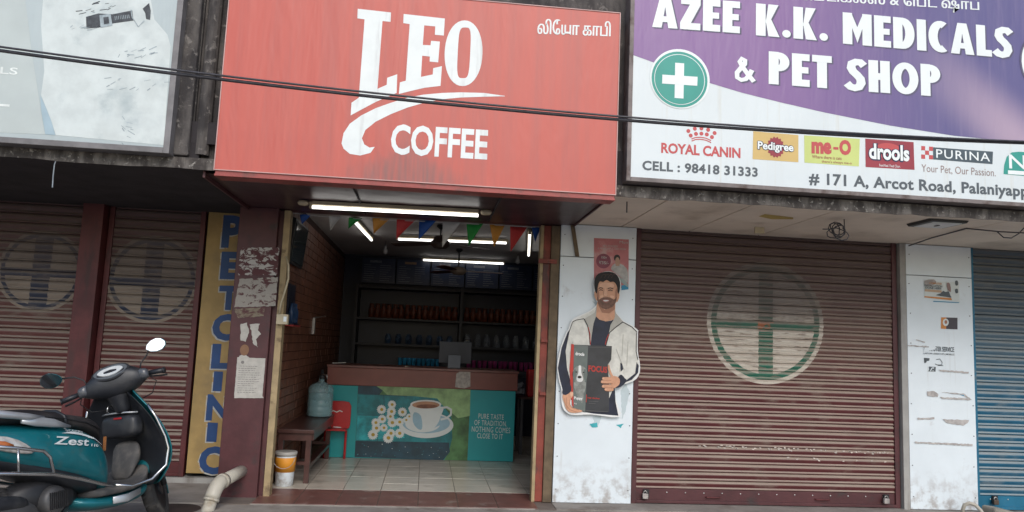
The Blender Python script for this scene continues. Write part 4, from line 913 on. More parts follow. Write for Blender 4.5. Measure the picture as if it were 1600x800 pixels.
b = MB(); pell(b, 379, 566, 2.6, 2.6, -.0042, 0, 14)
rl = random.Random(3)
for r_ in range(13):
    y = 572+r_*3.4; x0 = 373-r_*.22+(2 if r_ == 0 else 0); x1 = x0+rl.uniform(24, 36); x = x0
    while x < x1:
        w_ = rl.uniform(1.5, 5); pline(b, [(x, y+(x-x0)*.02), (min(x+w_, x1), y+(x-x0)*.02+.05)], .8, -.0042, 0); x += w_+1
b.build('print', M('faded_ink', (.20, .19, .18), .8), t_, kind='stuff')

# ------------------------------------------------------------------ pink poster on the left white pillar
m_pink = M('pink_poster', (.50, .17, .18), .5, var=.15, vs=6, dirt=(.52, .36, .34), ds=6, dlo=.5, dhi=.7); m_pm = M('plum_print', (.22, .05, .08), .5); m_pg = M('pale_figure_print', (.42, .40, .38), .5, var=.2, vs=25); m_cy = M('cyan_print', (.02, .25, .42), .5); m_hairp = M('dark_hair_print', (.03, .02, .02), .5, var=.3); m_skinp = M('pale_skin_print', (.42, .25, .18), .5)
t_ = thing('poster', 'pink offer poster with a small figure, behind the cardboard man on the pillar', 'poster', (1.7, 0, 2.2)); Y = -.0045
Q = lambda L: [(850+x/3.637, 340+y/3.637) for x, y in L]
b = MB(); ppoly(b, Q([(284, 116), (482, 124), (480, 395), (470, 410), (440, 400), (284, 395)]), Y, 0)
ppoly(b, Q(oval(338, 247, 42, 42, 28)), Y-LAY, 1); ppoly(b, Q([(380, 290), (400, 262), (432, 262), (470, 290), (478, 370), (440, 340), (400, 310)]), Y-LAY, 2, 2)
ppoly(b, Q([(404, 245), (408, 275), (428, 275), (434, 245)]), Y-2*LAY, 5); ppoly(b, Q(oval(415, 230, 18, 20, 16)), Y-1.8*LAY, 4); ppoly(b, Q(oval(417, 245, 12, 20, 16)), Y-3*LAY, 5)
ppoly(b, Q([(440, 385), (480, 380), (480, 408), (440, 412)]), Y-LAY, 3); ppoly(b, Q([(400, 320), (450, 350), (476, 375), (476, 395), (430, 360)]), Y-2*LAY, 6, 2)
ptext(b, '150g', (939.5, 405), (948, 405.5), 5, Y-2*LAY, 2, .02); ptext(b, '₹35/-', (936, 412.5), (951, 413.3), 5, Y-2*LAY, 2, .02)
ptext(b, 'MEN POWDERY', (942, 386), (966, 387), 3.5, Y-LAY, 2); ptext(b, 'A POWDERFUL DEO FRESH', (934, 389.5), (978, 391), 3, Y-LAY, 2); ptext(b, 'Men', (968, 380.5), (981, 381.2), 4.5, Y-LAY, 2)
b.build('poster_sheet', [m_pink, m_pm, m_pg, m_cy, m_hairp, m_skinp, M('grey_green_cloth_print', (.30, .36, .34), .5)], t_)
# glue marks and stain remains on the pillar below the cut-out
b = MB(); Y = -.0035
for px, mi in (([(926, 651), (940, 649), (939, 655), (934, 668), (925, 668), (920, 664), (928, 660)], 0), ([(921, 662), (933, 660), (934, 667), (925, 668)], 1), ([(962, 664), (975, 662), (970, 669)], 1), ([(970, 610), (978, 600), (984, 612), (978, 640), (972, 655)], 0), ([(925, 470), (940, 476), (935, 482)], 0)):
    w = torn(px, .004, len(px), Y); b.add([(p.x, Y-(.0006 if mi else 0), p.z) for p in w], [tuple(range(len(w)))], mi)
b.build('sticker_remains', [M('pale_glue', (.50, .58, .60), .6, var=.1), M('teal_scrap', (.05, .38, .42), .6, var=.2)], bpy.data.objects['pillar'], kind='stuff')

# ------------------------------------------------------------------ cardboard cut-out of a man with a dog food bag
co = thing('cardboard_cutout', 'flat cardboard cut-out of a bearded man in a cream jacket holding a dog food bag', 'cut-out', (1.55, -.03, 1.1))
A_ = lambda L: [(850+x/2.667, 500+y/2.667) for x, y in L]
Bz = lambda L: [(860+x/6.667, 540+y/6.667) for x, y in L]
YC = -.040
outl = Q([(320, 315), (348, 306), (380, 306), (412, 322), (432, 350), (438, 385), (433, 430), (430, 455), (418, 478), (408, 500), (412, 540), (455, 588), (500, 612), (535, 640)])+A_([(392, 50), (391, 130), (400, 185), (397, 225), (372, 255), (295, 285), (302, 340), (315, 404), (200, 394), (130, 396), (98, 388), (78, 365), (72, 330), (72, 290), (62, 250), (55, 190), (70, 110), (96, 45)])+Q([(135, 645), (160, 580), (215, 550), (262, 528), (300, 495), (298, 470), (285, 430), (282, 395), (286, 355), (300, 330)])
w = [at(x, y, YC) for x, y in outl]; w = crom(w, 3)
MB().prism([(p.x, p.z) for p in w], YC, YC+.008).build('backing_board', M('cutout_white_edge', (.74, .74, .72), .5, var=.03), co)
m_jk = M('cream_jacket_print', (.64, .63, .57), .5, var=.14, vs=16); m_nv = M('navy_cloth_print', (.012, .016, .035), .5, var=.3, vs=10); m_sk = M('skin_print', (.56, .29, .175), .5, var=.10, vs=28)
m_skd = M('skin_shadow_print', (.34, .155, .09), .5, var=.1); m_hr = M('hair_print', (.008, .006, .006), .6, var=.4, vs=20); m_bd = M('beard_print', (.15, .068, .042), .5, var=.35, vs=40); m_rd = M('zip_red_print', (.42, .035, .025), .5)
m_bg = M('bag_black_print', (.035, .037, .042), .35, var=.25, vs=6); m_bg2 = M('bag_grey_print', (.12, .145, .135), .35, var=.2, vs=6); m_dg = M('dog_grey_print', (.24, .25, .23), .4, var=.35, vs=30); m_wt = M('cutout_white_print', (.68, .68, .66), .4); m_jl = M('jacket_fold_print', (.40, .385, .34), .5, var=.1, vs=9); m_lip = M('lip_print', (.32, .10, .08), .5); m_skl = M('skin_light_print', (.66, .38, .25), .5, var=.08, vs=20)
mm = [m_jk, m_nv, m_sk, m_skd, m_hr, m_bd, m_rd, m_bg, m_bg2, m_dg, m_wt, m_jl, m_lip, m_skl, M('bag_line_print', (.12, .12, .12), .4)]
b = MB()
def cl(i): return YC-i*.0008
# jacket
ppoly(b, Q([(300, 505), (345, 540), (400, 505), (405, 545), (450, 594), (495, 617), (530, 645)])+A_([(388, 55), (387, 130), (396, 186), (393, 222), (368, 251), (290, 281), (270, 330), (140, 330), (78, 290), (66, 245), (60, 190), (74, 112), (100, 48)])+Q([(142, 645), (166, 586), (218, 556), (268, 532)]), cl(1), 0)
ppoly(b, A_([(80, 290), (200, 300), (295, 283), (298, 340), (310, 399), (205, 390), (150, 380)]), cl(.7), 1)          # dark trousers
ppoly(b, Q([(286, 550), (320, 580), (350, 590), (385, 585), (402, 560), (370, 660), (352, 740), (262, 740), (275, 640)]), cl(2), 1)
ppoly(b, Q([(302, 480), (345, 500), (405, 490), (404, 560), (398, 580), (352, 590), (315, 580), (290, 556)]), cl(3), 2)
ppoly(b, Q([(305, 492), (345, 524), (402, 492), (403, 520), (370, 545), (330, 540)]), cl(3.5), 3)
ppoly(b, Q([(288, 540), (300, 505), (296, 560), (282, 600), (268, 690), (262, 655), (240, 590), (230, 575)]), cl(4), 11)   # lapels
ppoly(b, Q([(402, 520), (410, 545), (450, 592), (400, 625), (372, 660), (362, 690), (378, 610), (403, 568)]), cl(4), 11)
pline(b, Q([(228, 576), (248, 615), (258, 660), (262, 722)]), 1.3, cl(5), 4); pline(b, Q([(251, 622), (261, 660), (264, 722)]), 1.1, cl(5.5), 6)
pline(b, Q([(450, 592), (405, 625), (372, 655), (352, 725)]), 1.3, cl(5), 4); pline(b, Q([(368, 662), (356, 690), (348, 722)]), 1.3, cl(5.5), 6)
pline(b, Q([(228, 574), (185, 582), (163, 592), (146, 640), (130, 690)]), 1.0, cl(5), 4)
ppoly(b, Q([(146, 636), (133, 655), (100, 740)])+A_([(58, 200), (66, 245), (80, 300), (120, 296), (112, 262), (96, 200), (90, 130), (104, 60)]), cl(5), 1)
pline(b, Q([(450, 594), (500, 622), (528, 650)])+A_([(385, 60), (384, 130), (391, 165)]), 1.2, cl(5), 4)
ppoly(b, A_([(386, 175), (395, 190), (392, 220), (366, 249), (330, 263), (308, 270), (304, 240), (325, 232), (345, 250), (380, 222)]), cl(5), 1)
for L in ([(130, 170), (115, 185)], [(330, 60), (325, 150)], [(300, 120), (335, 210)], [(350, 90), (345, 190)], [(120, 90), (118, 160)], [(322, 175), (316, 215)]): pline(b, A_(L), .9, cl(4.5), 11)
ppoly(b, A_([(318, 178), (326, 182), (330, 205), (320, 215)]), cl(5), 1)
# head: ears, face, hair, beard
ppoly(b, Q([(290, 415), (285, 440), (295, 465), (306, 470), (305, 415)]), cl(4), 2, 2); ppoly(b, Q([(412, 425), (428, 428), (426, 460), (412, 482)]), cl(4), 2, 2)
ppoly(b, Q([(302, 372), (345, 352), (395, 356), (414, 385), (418, 430), (411, 475), (392, 503), (350, 520), (318, 503), (304, 470), (298, 425)]), cl(6), 2, 3)
ppoly(b, Q([(318, 378), (350, 370), (392, 376), (396, 395), (350, 402), (318, 398)]), cl(6.4), 13, 2)
ppoly(b, Q([(302, 448), (312, 466), (328, 456), (350, 452), (374, 454), (398, 466), (413, 450), (408, 482), (388, 508), (350, 521), (320, 506), (305, 482)]), cl(7), 5, 2)
ppoly(b, Q([(303, 400), (312, 420), (314, 452), (306, 470), (299, 440)]), cl(6.7), 3, 2); ppoly(b, Q([(412, 400), (404, 425), (404, 455), (411, 468), (417, 435)]), cl(6.7), 3, 2); ppoly(b, Q([(341, 405), (337, 436), (343, 442), (345, 425)]), cl(7.9), 3, 2)
ppoly(b, Q([(318, 445), (335, 440), (336, 452), (322, 456)]), cl(7.5), 13, 2); ppoly(b, Q([(378, 442), (398, 446), (394, 458), (376, 452)]), cl(7.5), 13, 2)
ppoly(b, Q([(328, 462), (350, 456), (376, 462), (368, 467), (350, 466), (334, 467)]), cl(7.6), 5, 2); ppoly(b, Q([(331, 468), (350, 465), (373, 468), (366, 479), (350, 483), (338, 479)]), cl(8), 12, 2); ppoly(b, Q([(336, 469.5), (350, 468), (369, 470), (362, 474.5), (350, 476.5), (341, 474.5)]), cl(9), 10, 2)
ppoly(b, Q([(340, 440), (345, 400), (352, 400), (360, 440), (352, 448), (345, 447)]), cl(8), 13, 2); pline(b, Q([(339, 444), (350, 449), (362, 445)]), .7, cl(9), 3)
pline(b, Q([(310, 403), (322, 398), (336, 402)]), 1.3, cl(8), 4); pline(b, Q([(362, 403), (378, 399), (394, 405)]), 1.3, cl(8), 4)
pline(b, Q([(314, 413), (324, 410), (334, 414)]), 1.2, cl(8), 4); pline(b, Q([(365, 414), (377, 411), (390, 416)]), 1.2, cl(8), 4)
ppoly(b, Q([(300, 432), (291, 418), (285, 380), (290, 345), (308, 320), (345, 308), (388, 310), (418, 330), (432, 365), (432, 405), (425, 432), (418, 425), (416, 398), (409, 378), (394, 364), (376, 366), (356, 354), (336, 366), (318, 362), (308, 384), (304, 408)]), cl(9), 4, 2)
for i in range(4): pline(b, Q([(322+i*20, 345), (332+i*20, 326), (350+i*18, 322)]), .35, cl(10), 5)
# bag
ppoly(b, Bz([(222, -20), (245, -10), (640, 5), (634, 145), (598, 200), (612, 420), (612, 692), (350, 692), (232, 642), (205, 400), (205, 220)]), cl(10), 7)
ppoly(b, Bz([(245, -8), (393, 2), (376, 380), (362, 690), (235, 645)]), cl(11), 8)
ppoly(b, Bz([(218, -20), (246, -12), (235, 350), (241, 640), (225, 620), (208, 400), (200, 240)]), cl(12), 6)
ppoly(b, Bz(oval(308, 300, 78, 92, 28)), cl(12), 9); ppoly(b, Bz([(245, 380), (370, 380), (350, 500), (330, 600), (270, 500)]), cl(11.5), 9, 2); ppoly(b, Bz([(258, 240), (236, 280), (240, 350), (262, 360), (272, 290)]), cl(13), 8, 2); ppoly(b, Bz([(355, 240), (385, 280), (378, 350), (355, 360), (345, 290)]), cl(13), 8, 2)
ppoly(b, Bz([(295, 212), (320, 212), (322, 280), (340, 340), (330, 375), (285, 375), (272, 340), (292, 280)]), cl(14), 10, 2); ppoly(b, Bz(oval(304, 328, 22, 14, 16)), cl(15), 4); ppoly(b, Bz(oval(270, 275, 9, 7, 10)), cl(15), 4); ppoly(b, Bz(oval(346, 278, 9, 7, 10)), cl(15), 4)
ptext(b, 'drools', (899, 555), (913, 556.5), 5.5, cl(13), 10, .04); ptext(b, 'FOCUS', (919.3, 580.5), (948.5, 583), 10, cl(13), 6, .04)
ptext(b, 'Puppy', (897, 625), (910, 626), 5.5, cl(13), 10, .03); ptext(b, 'real chicken', (918, 622.5), (937, 624), 2.6, cl(13), 6, .03); ptext(b, 'super premium', (921, 572), (927, 572.4), 1.5, cl(13), 9)
for L in ([(400, 578), (500, 584)], [(400, 600), (470, 604)], [(370, 676), (600, 690)], [(250, 12), (632, 20)]): pline(b, Bz(L), .5, cl(13), 14)
pline(b, Bz([(372, 590), (376, 540), (376, 510)]), .9, cl(13), 6)
ptext(b, 'kg', (897.5, 631.5), (901, 632), 2.5, cl(13), 10)
# right-hand hand (five digits), cuff
ppoly(b, Bz([(712, 318), (745, 305), (780, 350), (782, 385), (740, 425), (690, 442), (672, 430), (720, 400)]), cl(14), 1, 2)
ppoly(b, Bz([(640, 318), (690, 322), (722, 350), (720, 400), (690, 428), (655, 445), (632, 400), (628, 350)]), cl(15), 2, 2)
ppoly(b, Bz([(600, 205), (614, 200), (622, 240), (645, 300), (660, 325), (635, 330), (615, 285), (600, 240)]), cl(16), 2, 2)
for y0, x0, x1 in ((345, 540, 655), (378, 528, 668), (424, 538, 664), (458, 565, 650)):
    ppoly(b, Bz([(x0+3, y0-10), (x0+14, y0-17), (x1, y0-17), (x1+8, y0), (x1-4, y0+15), (x0+14, y0+14), (x0+2, y0+7), (x0-3, y0-2)]), cl(16.5), 2, 2)
    pline(b, Bz([(x0+14, y0+15), (x1-20, y0+17)]), .7, cl(17), 3); ppoly(b, Bz(oval(x0+12, y0-3, 10, 7, 12)), cl(17.5), 13)
# left-hand hand under the bag, cuff
ppoly(b, Bz([(150, 405), (205, 400), (218, 470), (160, 515), (122, 490)]), cl(14), 1, 2)
ppoly(b, Bz([(130, 510), (170, 490), (228, 480), (238, 520), (210, 560), (208, 620), (240, 650), (320, 672), (330, 688), (270, 700), (205, 694), (165, 660), (145, 600), (128, 550)]), cl(12.5), 2, 2)
pline(b, Bz([(205, 560), (200, 610), (225, 645), (300, 672)]), .8, cl(13), 3); pline(b, Bz([(170, 540), (168, 620), (200, 668), (270, 690)]), .8, cl(13), 3); pline(b, Bz([(150, 545), (152, 600), (180, 655)]), .7, cl(13), 3)
ppoly(b, Bz([(205, 490), (230, 482), (238, 500), (228, 530), (212, 530)]), cl(13.5), 13, 2)
b.build('printed_figure', mm, co)

# ------------------------------------------------------------------ stickers on the right white pillar
def sticker(name, label, cat, polys, mats_, texts=(), Y=-.0045):
    b = MB()
    for i, (px, mi, sm) in enumerate(polys): ppoly(b, px, Y-i*LAY*.7, mi, sm)
    for s, pl, pr, h, mi, off in texts: ptext(b, s, pl, pr, h, Y-len(polys)*LAY*.7-.0005, mi, off)
    return b.build(name, mats_, None, label=label, category=cat)
Rz = lambda L: [(1410+x/3.633, 420+y/3.633) for x, y in L]
m_orng = M('orange_print', (.55, .22, .05), .5, var=.2, vs=15); m_sgrey = M('scuffed_grey', (.40, .36, .34), .6, var=.2, vs=30)
sticker('sticker', 'torn business card sticker with orange strip near the top of the right white pillar', 'sticker',
    [(Rz([(122, 70), (320, 75), (325, 190), (125, 165)]), 0, 0), (Rz([(125, 155), (278, 166), (282, 179), (124, 162)]), 1, 0), (Rz([(128, 115), (222, 122), (224, 136), (126, 128)]), 6, 0), (Rz([(190, 150), (215, 140), (232, 125), (245, 132), (262, 128), (272, 150), (278, 164), (250, 160)]), 2, 2), (Rz([(300, 70), (314, 68), (316, 92), (302, 94)]), 2, 2), (Rz([(300, 116), (314, 114), (316, 136), (302, 138)]), 2, 2), (Rz([(175, 182), (322, 190), (322, 194), (175, 187)]), 3, 0), (Rz([(252, 82), (270, 84), (276, 130), (258, 120)]), 4, 2), (Rz([(125, 68), (180, 60), (190, 85), (140, 100)]), 5, 2)],
    [m_pwhite, m_orng, m_ink, m_cy, M('brown_smear', (.30, .20, .18), .6), m_sgrey, M('pale_orange_print', (.55, .38, .25), .5)],
    [('INSTALLATION', (1444.5, 447.3), (1472.5, 449.2), 3.2, 2, .02), ('DONE HERE', (1446, 451), (1471, 452.6), 3.2, 2, .03), ('COMPUTER', (1452, 443.6), (1472, 445), 2.8, 1, .02)])
sticker('sticker', 'small black and orange card sticker with a white oval, middle of the right pillar', 'sticker',
    [(Rz([(220, 275), (313, 278), (313, 344), (219, 340)]), 0, 0), (Rz([(220, 275), (250, 276), (248, 341), (219, 340)]), 1, 0), (Rz(oval(246, 304, 17, 21, 18)), 2, 0), (Rz(oval(247, 302, 8, 11, 14)), 3, 0)], [M('card_black', (.05, .04, .05), .4), m_orng, m_pwhite, m_skd])
sticker('printed_notice', 'half torn black lettering of a computer service notice on the right white pillar', 'notice',
    [(Rz([(122, 505), (155, 508), (152, 522), (135, 524), (132, 536), (124, 534)]), 0, 0), (Rz([(150, 555), (190, 557), (188, 584), (144, 582), (152, 575)]), 0, 0), (Rz([(168, 560), (180, 560), (179, 566), (167, 566)]), 1, 0)], [m_ink, m_white],
    [('COMPUTER SERVICE', (1444, 548), (1491, 550), 7.5, 0, .015), ('LAPTOPS | DESKTOPS | MOBILES', (1443.5, 554), (1491.5, 556), 3.3, 0, .01), ('P', (1446, 566), (1452, 566.5), 6, 0, .03), ('/.', (1453, 580), (1459, 580), 5, 1, .03)])
b = MB(); Y = -.0062
pline(b, Rz([(192, 515), (212, 512), (226, 530), (224, 545), (196, 545), (186, 540)]), .9, Y, 0); pline(b, Rz([(200, 548), (232, 550)]), .9, Y, 0); b.build('outline_icon', m_ink, bpy.data.objects['printed_notice'])
b = MB(); Y = -.0078
for px, mi in ((Rz([(125, 440), (150, 434), (196, 446), (172, 460), (120, 472)]), 0), (Rz([(76, 400), (130, 415), (126, 420), (78, 405)]), 1), (Rz([(30, 432), (150, 440), (150, 447), (30, 438)]), 1), (Rz([(205, 572), (378, 585), (376, 594), (215, 583)]), 1), (Rz([(140, 696), (180, 694), (204, 712), (200, 728), (142, 722)]), 1), (Rz([(212, 700), (350, 708), (396, 745), (380, 746), (225, 738), (212, 728), (375, 735), (345, 716)]), 1), (Rz([(326, 712), (350, 716), (348, 722)]), 2), ([(1433, 653), (1460, 652), (1460, 655), (1434, 656)], 1), ([(1473, 655), (1514, 656), (1512, 661), (1505, 665), (1480, 661)], 1), ([(1429, 690), (1520, 694), (1520, 697), (1430, 692.5)], 1)):
    w = torn(px, .0035, int(px[0][0]), Y); b.add([(p.x, Y-.0004*mi, p.z) for p in w], [tuple(range(len(w)))], mi)
b.build('tape_remains', [m_white, M('dirty_tape', (.42, .39, .37), .7, var=.25, vs=25), m_cy], [o for o in bpy.data.objects if o.name.startswith('pillar') and o.parent == bld and o.name != 'pillar'][0], kind='stuff')

# ------------------------------------------------------------------ small fittings under the canopy
t_ = thing('flood_light', 'flat dark flood light fixed to the soffit above the right white pillar', 'lamp', (4.15, -1.1, 2.55))
w = [at(x, y, -1.1) for x, y in ((1433, 350), (1480, 345))]
MB().prism([(3.985, 0), (4.28, 0)][:0] or [(3.99, 2.525), (4.30, 2.525), (4.32, 2.546), (3.97, 2.546)], -1.30, -1.0).build('lamp_body', m_black, t_, bevel=.005)
MB().box(4.02, 4.27, -1.28, -1.03, 2.520, 2.5245).build('lamp_glass', M('lamp_glass_grey', (.62, .62, .62), .3), t_)
MB().box(4.13, 4.15, -1.18, -1.13, 2.515, 2.519).build('lamp_chip', m_black, t_)
rr = random.Random(5); pts = []
for i in range(60):
    a = i*.55; r_ = .055+.02*sin(i*.9); pts.append((3.33+r_*cos(a)*(1.0)+.012*sin(i*.31), -1.05+.05*sin(a*.7), 2.455+r_*.85*sin(a)-(.035 if i > 40 else 0)))
b = MB().tube(pts, .0045, 6).tube([(3.20, -1.05, 2.45), (3.28, -1.05, 2.455), (3.36, -1.05, 2.50)], .0045, 6).tube([(3.40, -1.03, 2.548), (3.405, -1.03, 2.44)], .0045, 6)
b.build('wire_tangle', m_cable, None, smooth=True, label='tangled loop of dark wire hanging from the beige soffit', category='wire')
MB().tube([at(1420, 384, -.1), at(1455, 372, -.5), at(1510, 357, -1.0), at(1562, 362, -1.15), at(1640, 366, -1.15)], .006, 6).build('soffit_wire', m_cable, None, label='thin dark wire running across the soffit from the flood light to the right edge', category='wire')
MB().tube([at(1558, 362, -1.15), at(1568, 371, -1.15), at(1580, 372, -1.15), at(1592, 365, -1.15), at(1600, 356, -1.15)], .005, 6).build('hanging_wire', m_cable, None, smooth=True, label='short loop of wire drooping from the soffit at the right edge', category='wire')
MB().tube([(1.50, -1.2, 2.548), (1.50, -1.2, 2.46)], .005, 6).build('hook_rod', m_black, None, label='short dark rod hanging from the beige soffit near the left white pillar', category='rod')
MB().tube([at(87, 252, -1.42), at(85, 258, -1.42), at(83, 275, -1.42), at(82, 293, -1.42)], .004, 6).build('hanging_wire', m_steel, None, label='thin grey wire dangling from the slab edge in front of the left shutters', category='wire')
b = MB()
for i in range(3): b.tube([(x, -1.345+.006*i, z) for x, z in [(-1.71+.015*i+.02*sin(j*.7+i), 2.7+j*.12) for j in range(14)]], .006, 6)
b.build('wall_wires', m_cable, None, smooth=True, label='bundle of black wires running down the stained wall left of the red sign', category='wires')
# hose coil at the right corner
m_hose = M('cream_hose', (.40, .37, .31), .5, var=.15)
MB().tube([at(1505, 806, -.12), at(1504, 797, -.14), at(1507, 789, -.16), at(1515, 786, -.18), at(1524, 789, -.2), at(1532, 797, -.22), at(1538, 806, -.25)], .017, 10).build('hose_loop', m_hose, None, smooth=True, label='cream hose bent in a loop at the foot of the right white pillar', category='hose')
MB().prism([(5.26, .02), (5.26, .085), (5.36, .075), (5.75, -.01)], -.3, -.12).build('grey_sack', M('grey_cloth', (.27, .25, .21), .9, bump=.3), None, bevel=.02, label='flat grey cloth bundle lying before the blue shutter in the right corner', category='sack')

# ------------------------------------------------------------------ drain pipe
m_pvc = M('cream_pvc', (.48, .45, .38), .45, var=.1, dirt=(.32, .27, .2), ds=8, dlo=.52, dhi=.7)
t_ = thing('drain_pipe', 'cream plastic drain pipe elbowing down out of the maroon column foot', 'pipe', (-1.66, -.2, 0))
pa, pb, pc_ = at(374, 738, -.03), at(338, 757, -.42), at(322, 806, -.5)
def bez(a, b_, c_, n=8): return [a.lerp(b_, i/n).lerp(b_.lerp(c_, i/n), i/n) for i in range(n+1)]
e1 = pb.lerp(pa, .22); e2 = pb.lerp(pc_, .45)
MB().tube([pa+(pa-pb)*.15, e1], .052, 20).build('upper_pipe', m_pvc, t_, smooth=True)
MB().tube(bez(e1, pb, e2), .058, 20).build('elbow', m_pvc, t_, smooth=True)
MB().tube([e2, pc_+(pc_-e2)*.5], .050, 20).build('lower_pipe', m_pvc, t_, smooth=True)
MB().tube([e1.lerp(pa, -.03), e1.lerp(pa, .12)], .062, 20).tube([e2, e2.lerp(pc_, .15)], .062, 20).build('socket_rings', m_pvc, t_, smooth=True)
MB().lathe((-1.93, -.45, -.012), [(.20, 0), (.19, .001), (.001, .001)], 24).build('drain_hole', M('dark_hole', (.045, .03, .025), .9, var=.4), None, label='dark patch round the drain beside the pipe', category='drain')  # flat dark disc laid where the ground has a hole

# ------------------------------------------------------------------ scooter
m_tealp = M('metallic_teal_paint', (.006, .150, .180), .34, .25, var=.12, vs=8, coat=.45, dirt=(.05, .13, .135), ds=9, dlo=.5, dhi=.75)
m_blkp = M('dusty_black_plastic', (.018, .020, .025), .42, var=.2, vs=8, dirt=(.05, .05, .05), ds=4, dlo=.5, dhi=.75, bump=.06, bs=80)
m_seat = M('black_seat_vinyl', (.022, .020, .022), .5, var=.2, dirt=(.07, .06, .055), ds=4, dlo=.5, dhi=.8, bump=.1, bs=150)
m_floor = M('dusty_grey_footboard', (.065, .063, .062), .7, var=.2, vs=6, dirt=(.12, .11, .10), ds=6, dlo=.45, dhi=.65, bump=.1, bs=90)
m_silv = M('silver_paint', (.42, .44, .46), .35, .5, var=.1); m_chr = M('chrome_tube', (.50, .50, .50), .22, .95, var=.1)
m_tyre = M('tyre_rubber', (.028, .027, .027), .85, var=.2, dirt=(.10, .09, .08), ds=8, dlo=.5, dhi=.7, bump=.3, bs=120)
m_lens = M('clear_lens', (.50, .48, .45), .12, .2, var=.3, vs=30); m_amb = M('amber_lens', (.42, .12, .03), .2); m_redl = M('red_lens', (.35, .015, .02), .2)
m_mirr = M('mirror_glass', (.85, .87, .88), .04, 1.0, var=.0); m_muf = M('grey_muffler', (.09, .09, .092), .5, .4, var=.2, dirt=(.16, .15, .14), ds=6)
m_plate = M('number_plate_white', (.68, .70, .62), .5, var=.05)
SCL = .99; HEAD, LEAN = radians(66), radians(-9)
RT = Matrix.Rotation(HEAD, 3, 'Z') @ Matrix.Rotation(LEAN, 3, 'X')
_d = FW*FPX+R0*(176-800)+U0*(400-586); _p = CP+_d*((1.065-CP.z)/_d.z)
off = RT @ Vector((.335*SCL, 0, 1.055*SCL))
sc = thing('scooter', 'dusty teal and black scooter leaning on its side stand before the left shutters', 'scooter', (_p.x-off.x, _p.y-off.y, -.004), local=True)
sc.rotation_euler = RT.to_euler(); sc.scale = (SCL, SCL, SCL*1.035)
def loft(secs, n=20, mi=0, mb=None, axis='x'):
    mb = mb or MB(); rings = []
    for s_ in secs:
        x, zc, hw, hh = s_[:4]; p_ = s_[4] if len(s_) > 4 else 2.6; yc = s_[5] if len(s_) > 5 else 0; ring = []
        for k_ in range(n):
            a = 2*pi*k_/n; y = hw*math.copysign(abs(cos(a))**(2/p_), cos(a)); z = hh*math.copysign(abs(sin(a))**(2/p_), sin(a))
            ring.append((x, yc+y, zc+z) if axis == 'x' else (yc+y, x, zc+z))
        rings.append(ring)
    return mb.rings(rings, mi)
def P_(name, mb, m, parent=None, smooth=True, **k): return mb.build(name, m, parent or sc, smooth=smooth, **k)
# rear body and tail
P_('body_panel', loft([(-.90, .745, .035, .03), (-.86, .735, .085, .065), (-.78, .70, .135, .10), (-.62, .655, .18, .135), (-.42, .615, .20, .160), (-.22, .575, .20, .175), (-.06, .53, .185, .175), (.03, .48, .165, .16), (.09, .42, .13, .13), (.11, .36, .08, .09)], 24), m_tealp, sub=1)
P_('under_cover', loft([(-.84, .655, .06, .03), (-.72, .60, .12, .05), (-.5, .52, .17, .06), (-.28, .44, .175, .07), (-.1, .37, .17, .06), (.02, .33, .15, .05)], 20), m_blkp, sub=1)
seat = P_('seat', loft([(-.80, .815, .05, .02), (-.76, .825, .12, .038), (-.60, .825, .155, .048), (-.44, .815, .160, .050), (-.34, .795, .158, .048), (-.20, .765, .150, .050), (-.06, .745, .132, .050), (.03, .715, .105, .050), (.085, .665, .075, .040), (.10, .62, .04, .02)], 22), m_seat, sub=1)
P_('seat_strap', MB().tube([(-.27, -.160, .745), (-.275, -.150, .80), (-.28, -.09, .835), (-.28, 0, .843), (-.28, .09, .835), (-.275, .150, .80)], .011, 8), m_blkp, seat)
P_('seat_seam', MB().tube([(-.50, -.164, .822), (-.30, -.161, .79), (-.1, -.141, .75), (.04, -.105, .70)], .004, 6), m_black, seat)
P_('grab_rail', MB().tube([(-.44, -.165, .80), (-.56, -.185, .815), (-.74, -.175, .845), (-.86, -.11, .865), (-.89, 0, .87), (-.86, .11, .865), (-.74, .175, .845), (-.56, .185, .815), (-.44, .165, .80)], [.012, .02, .022, .02, .018, .02, .022, .02, .012], 12), m_silv)
for s_ in (-1, 1):
    P_('rail_shroud', loft([(-.60, .792, .010, .012, 2, s_*.178), (-.50, .785, .016, .030, 2, s_*.176), (-.38, .765, .012, .026, 2, s_*.180), (-.26, .735, .004, .006, 2, s_*.183)], 14), m_silv)
    ind = P_('rear_indicator', loft([(-.84, .715, .015, .02, 2, s_*.11), (-.74, .69, .02, .045, 2, s_*.150), (-.62, .655, .014, .045, 2, s_*.182), (-.53, .61, .005, .012, 2, s_*.200)], 16), m_lens, sub=1)
    P_('amber_bulb', loft([(-.76, .685, .01, .018, 2, s_*.158), (-.70, .67, .012, .02, 2, s_*.176), (-.66, .66, .004, .008, 2, s_*.190)], 12), m_amb, ind)
P_('tail_light', loft([(-.93, .725, .04, .022), (-.90, .715, .085, .036), (-.86, .71, .09, .03)], 16), m_redl)
P_('rear_mudguard', loft([(-.98, .40, .07, .015, 3), (-.93, .52, .085, .03, 3), (-.85, .60, .09, .03, 3), (-.7, .60, .09, .02, 3)], 16), m_blkp)
np_ = P_('number_plate', MB().obox((-1.0, 0, .475), (-.012, 0, .0), (0, .12, 0), (-.035, 0, .085)), m_plate, smooth=False, bevel=.004)
b = MB()
for r_ in range(2):
    for i in range(4): b.obox((-1.0135-.035*(.35-r_*.8)*.42-.004, -.075+i*.05, .51-r_*.07), (.001, 0, 0), (0, .013, 0), (-.008, 0, .022))
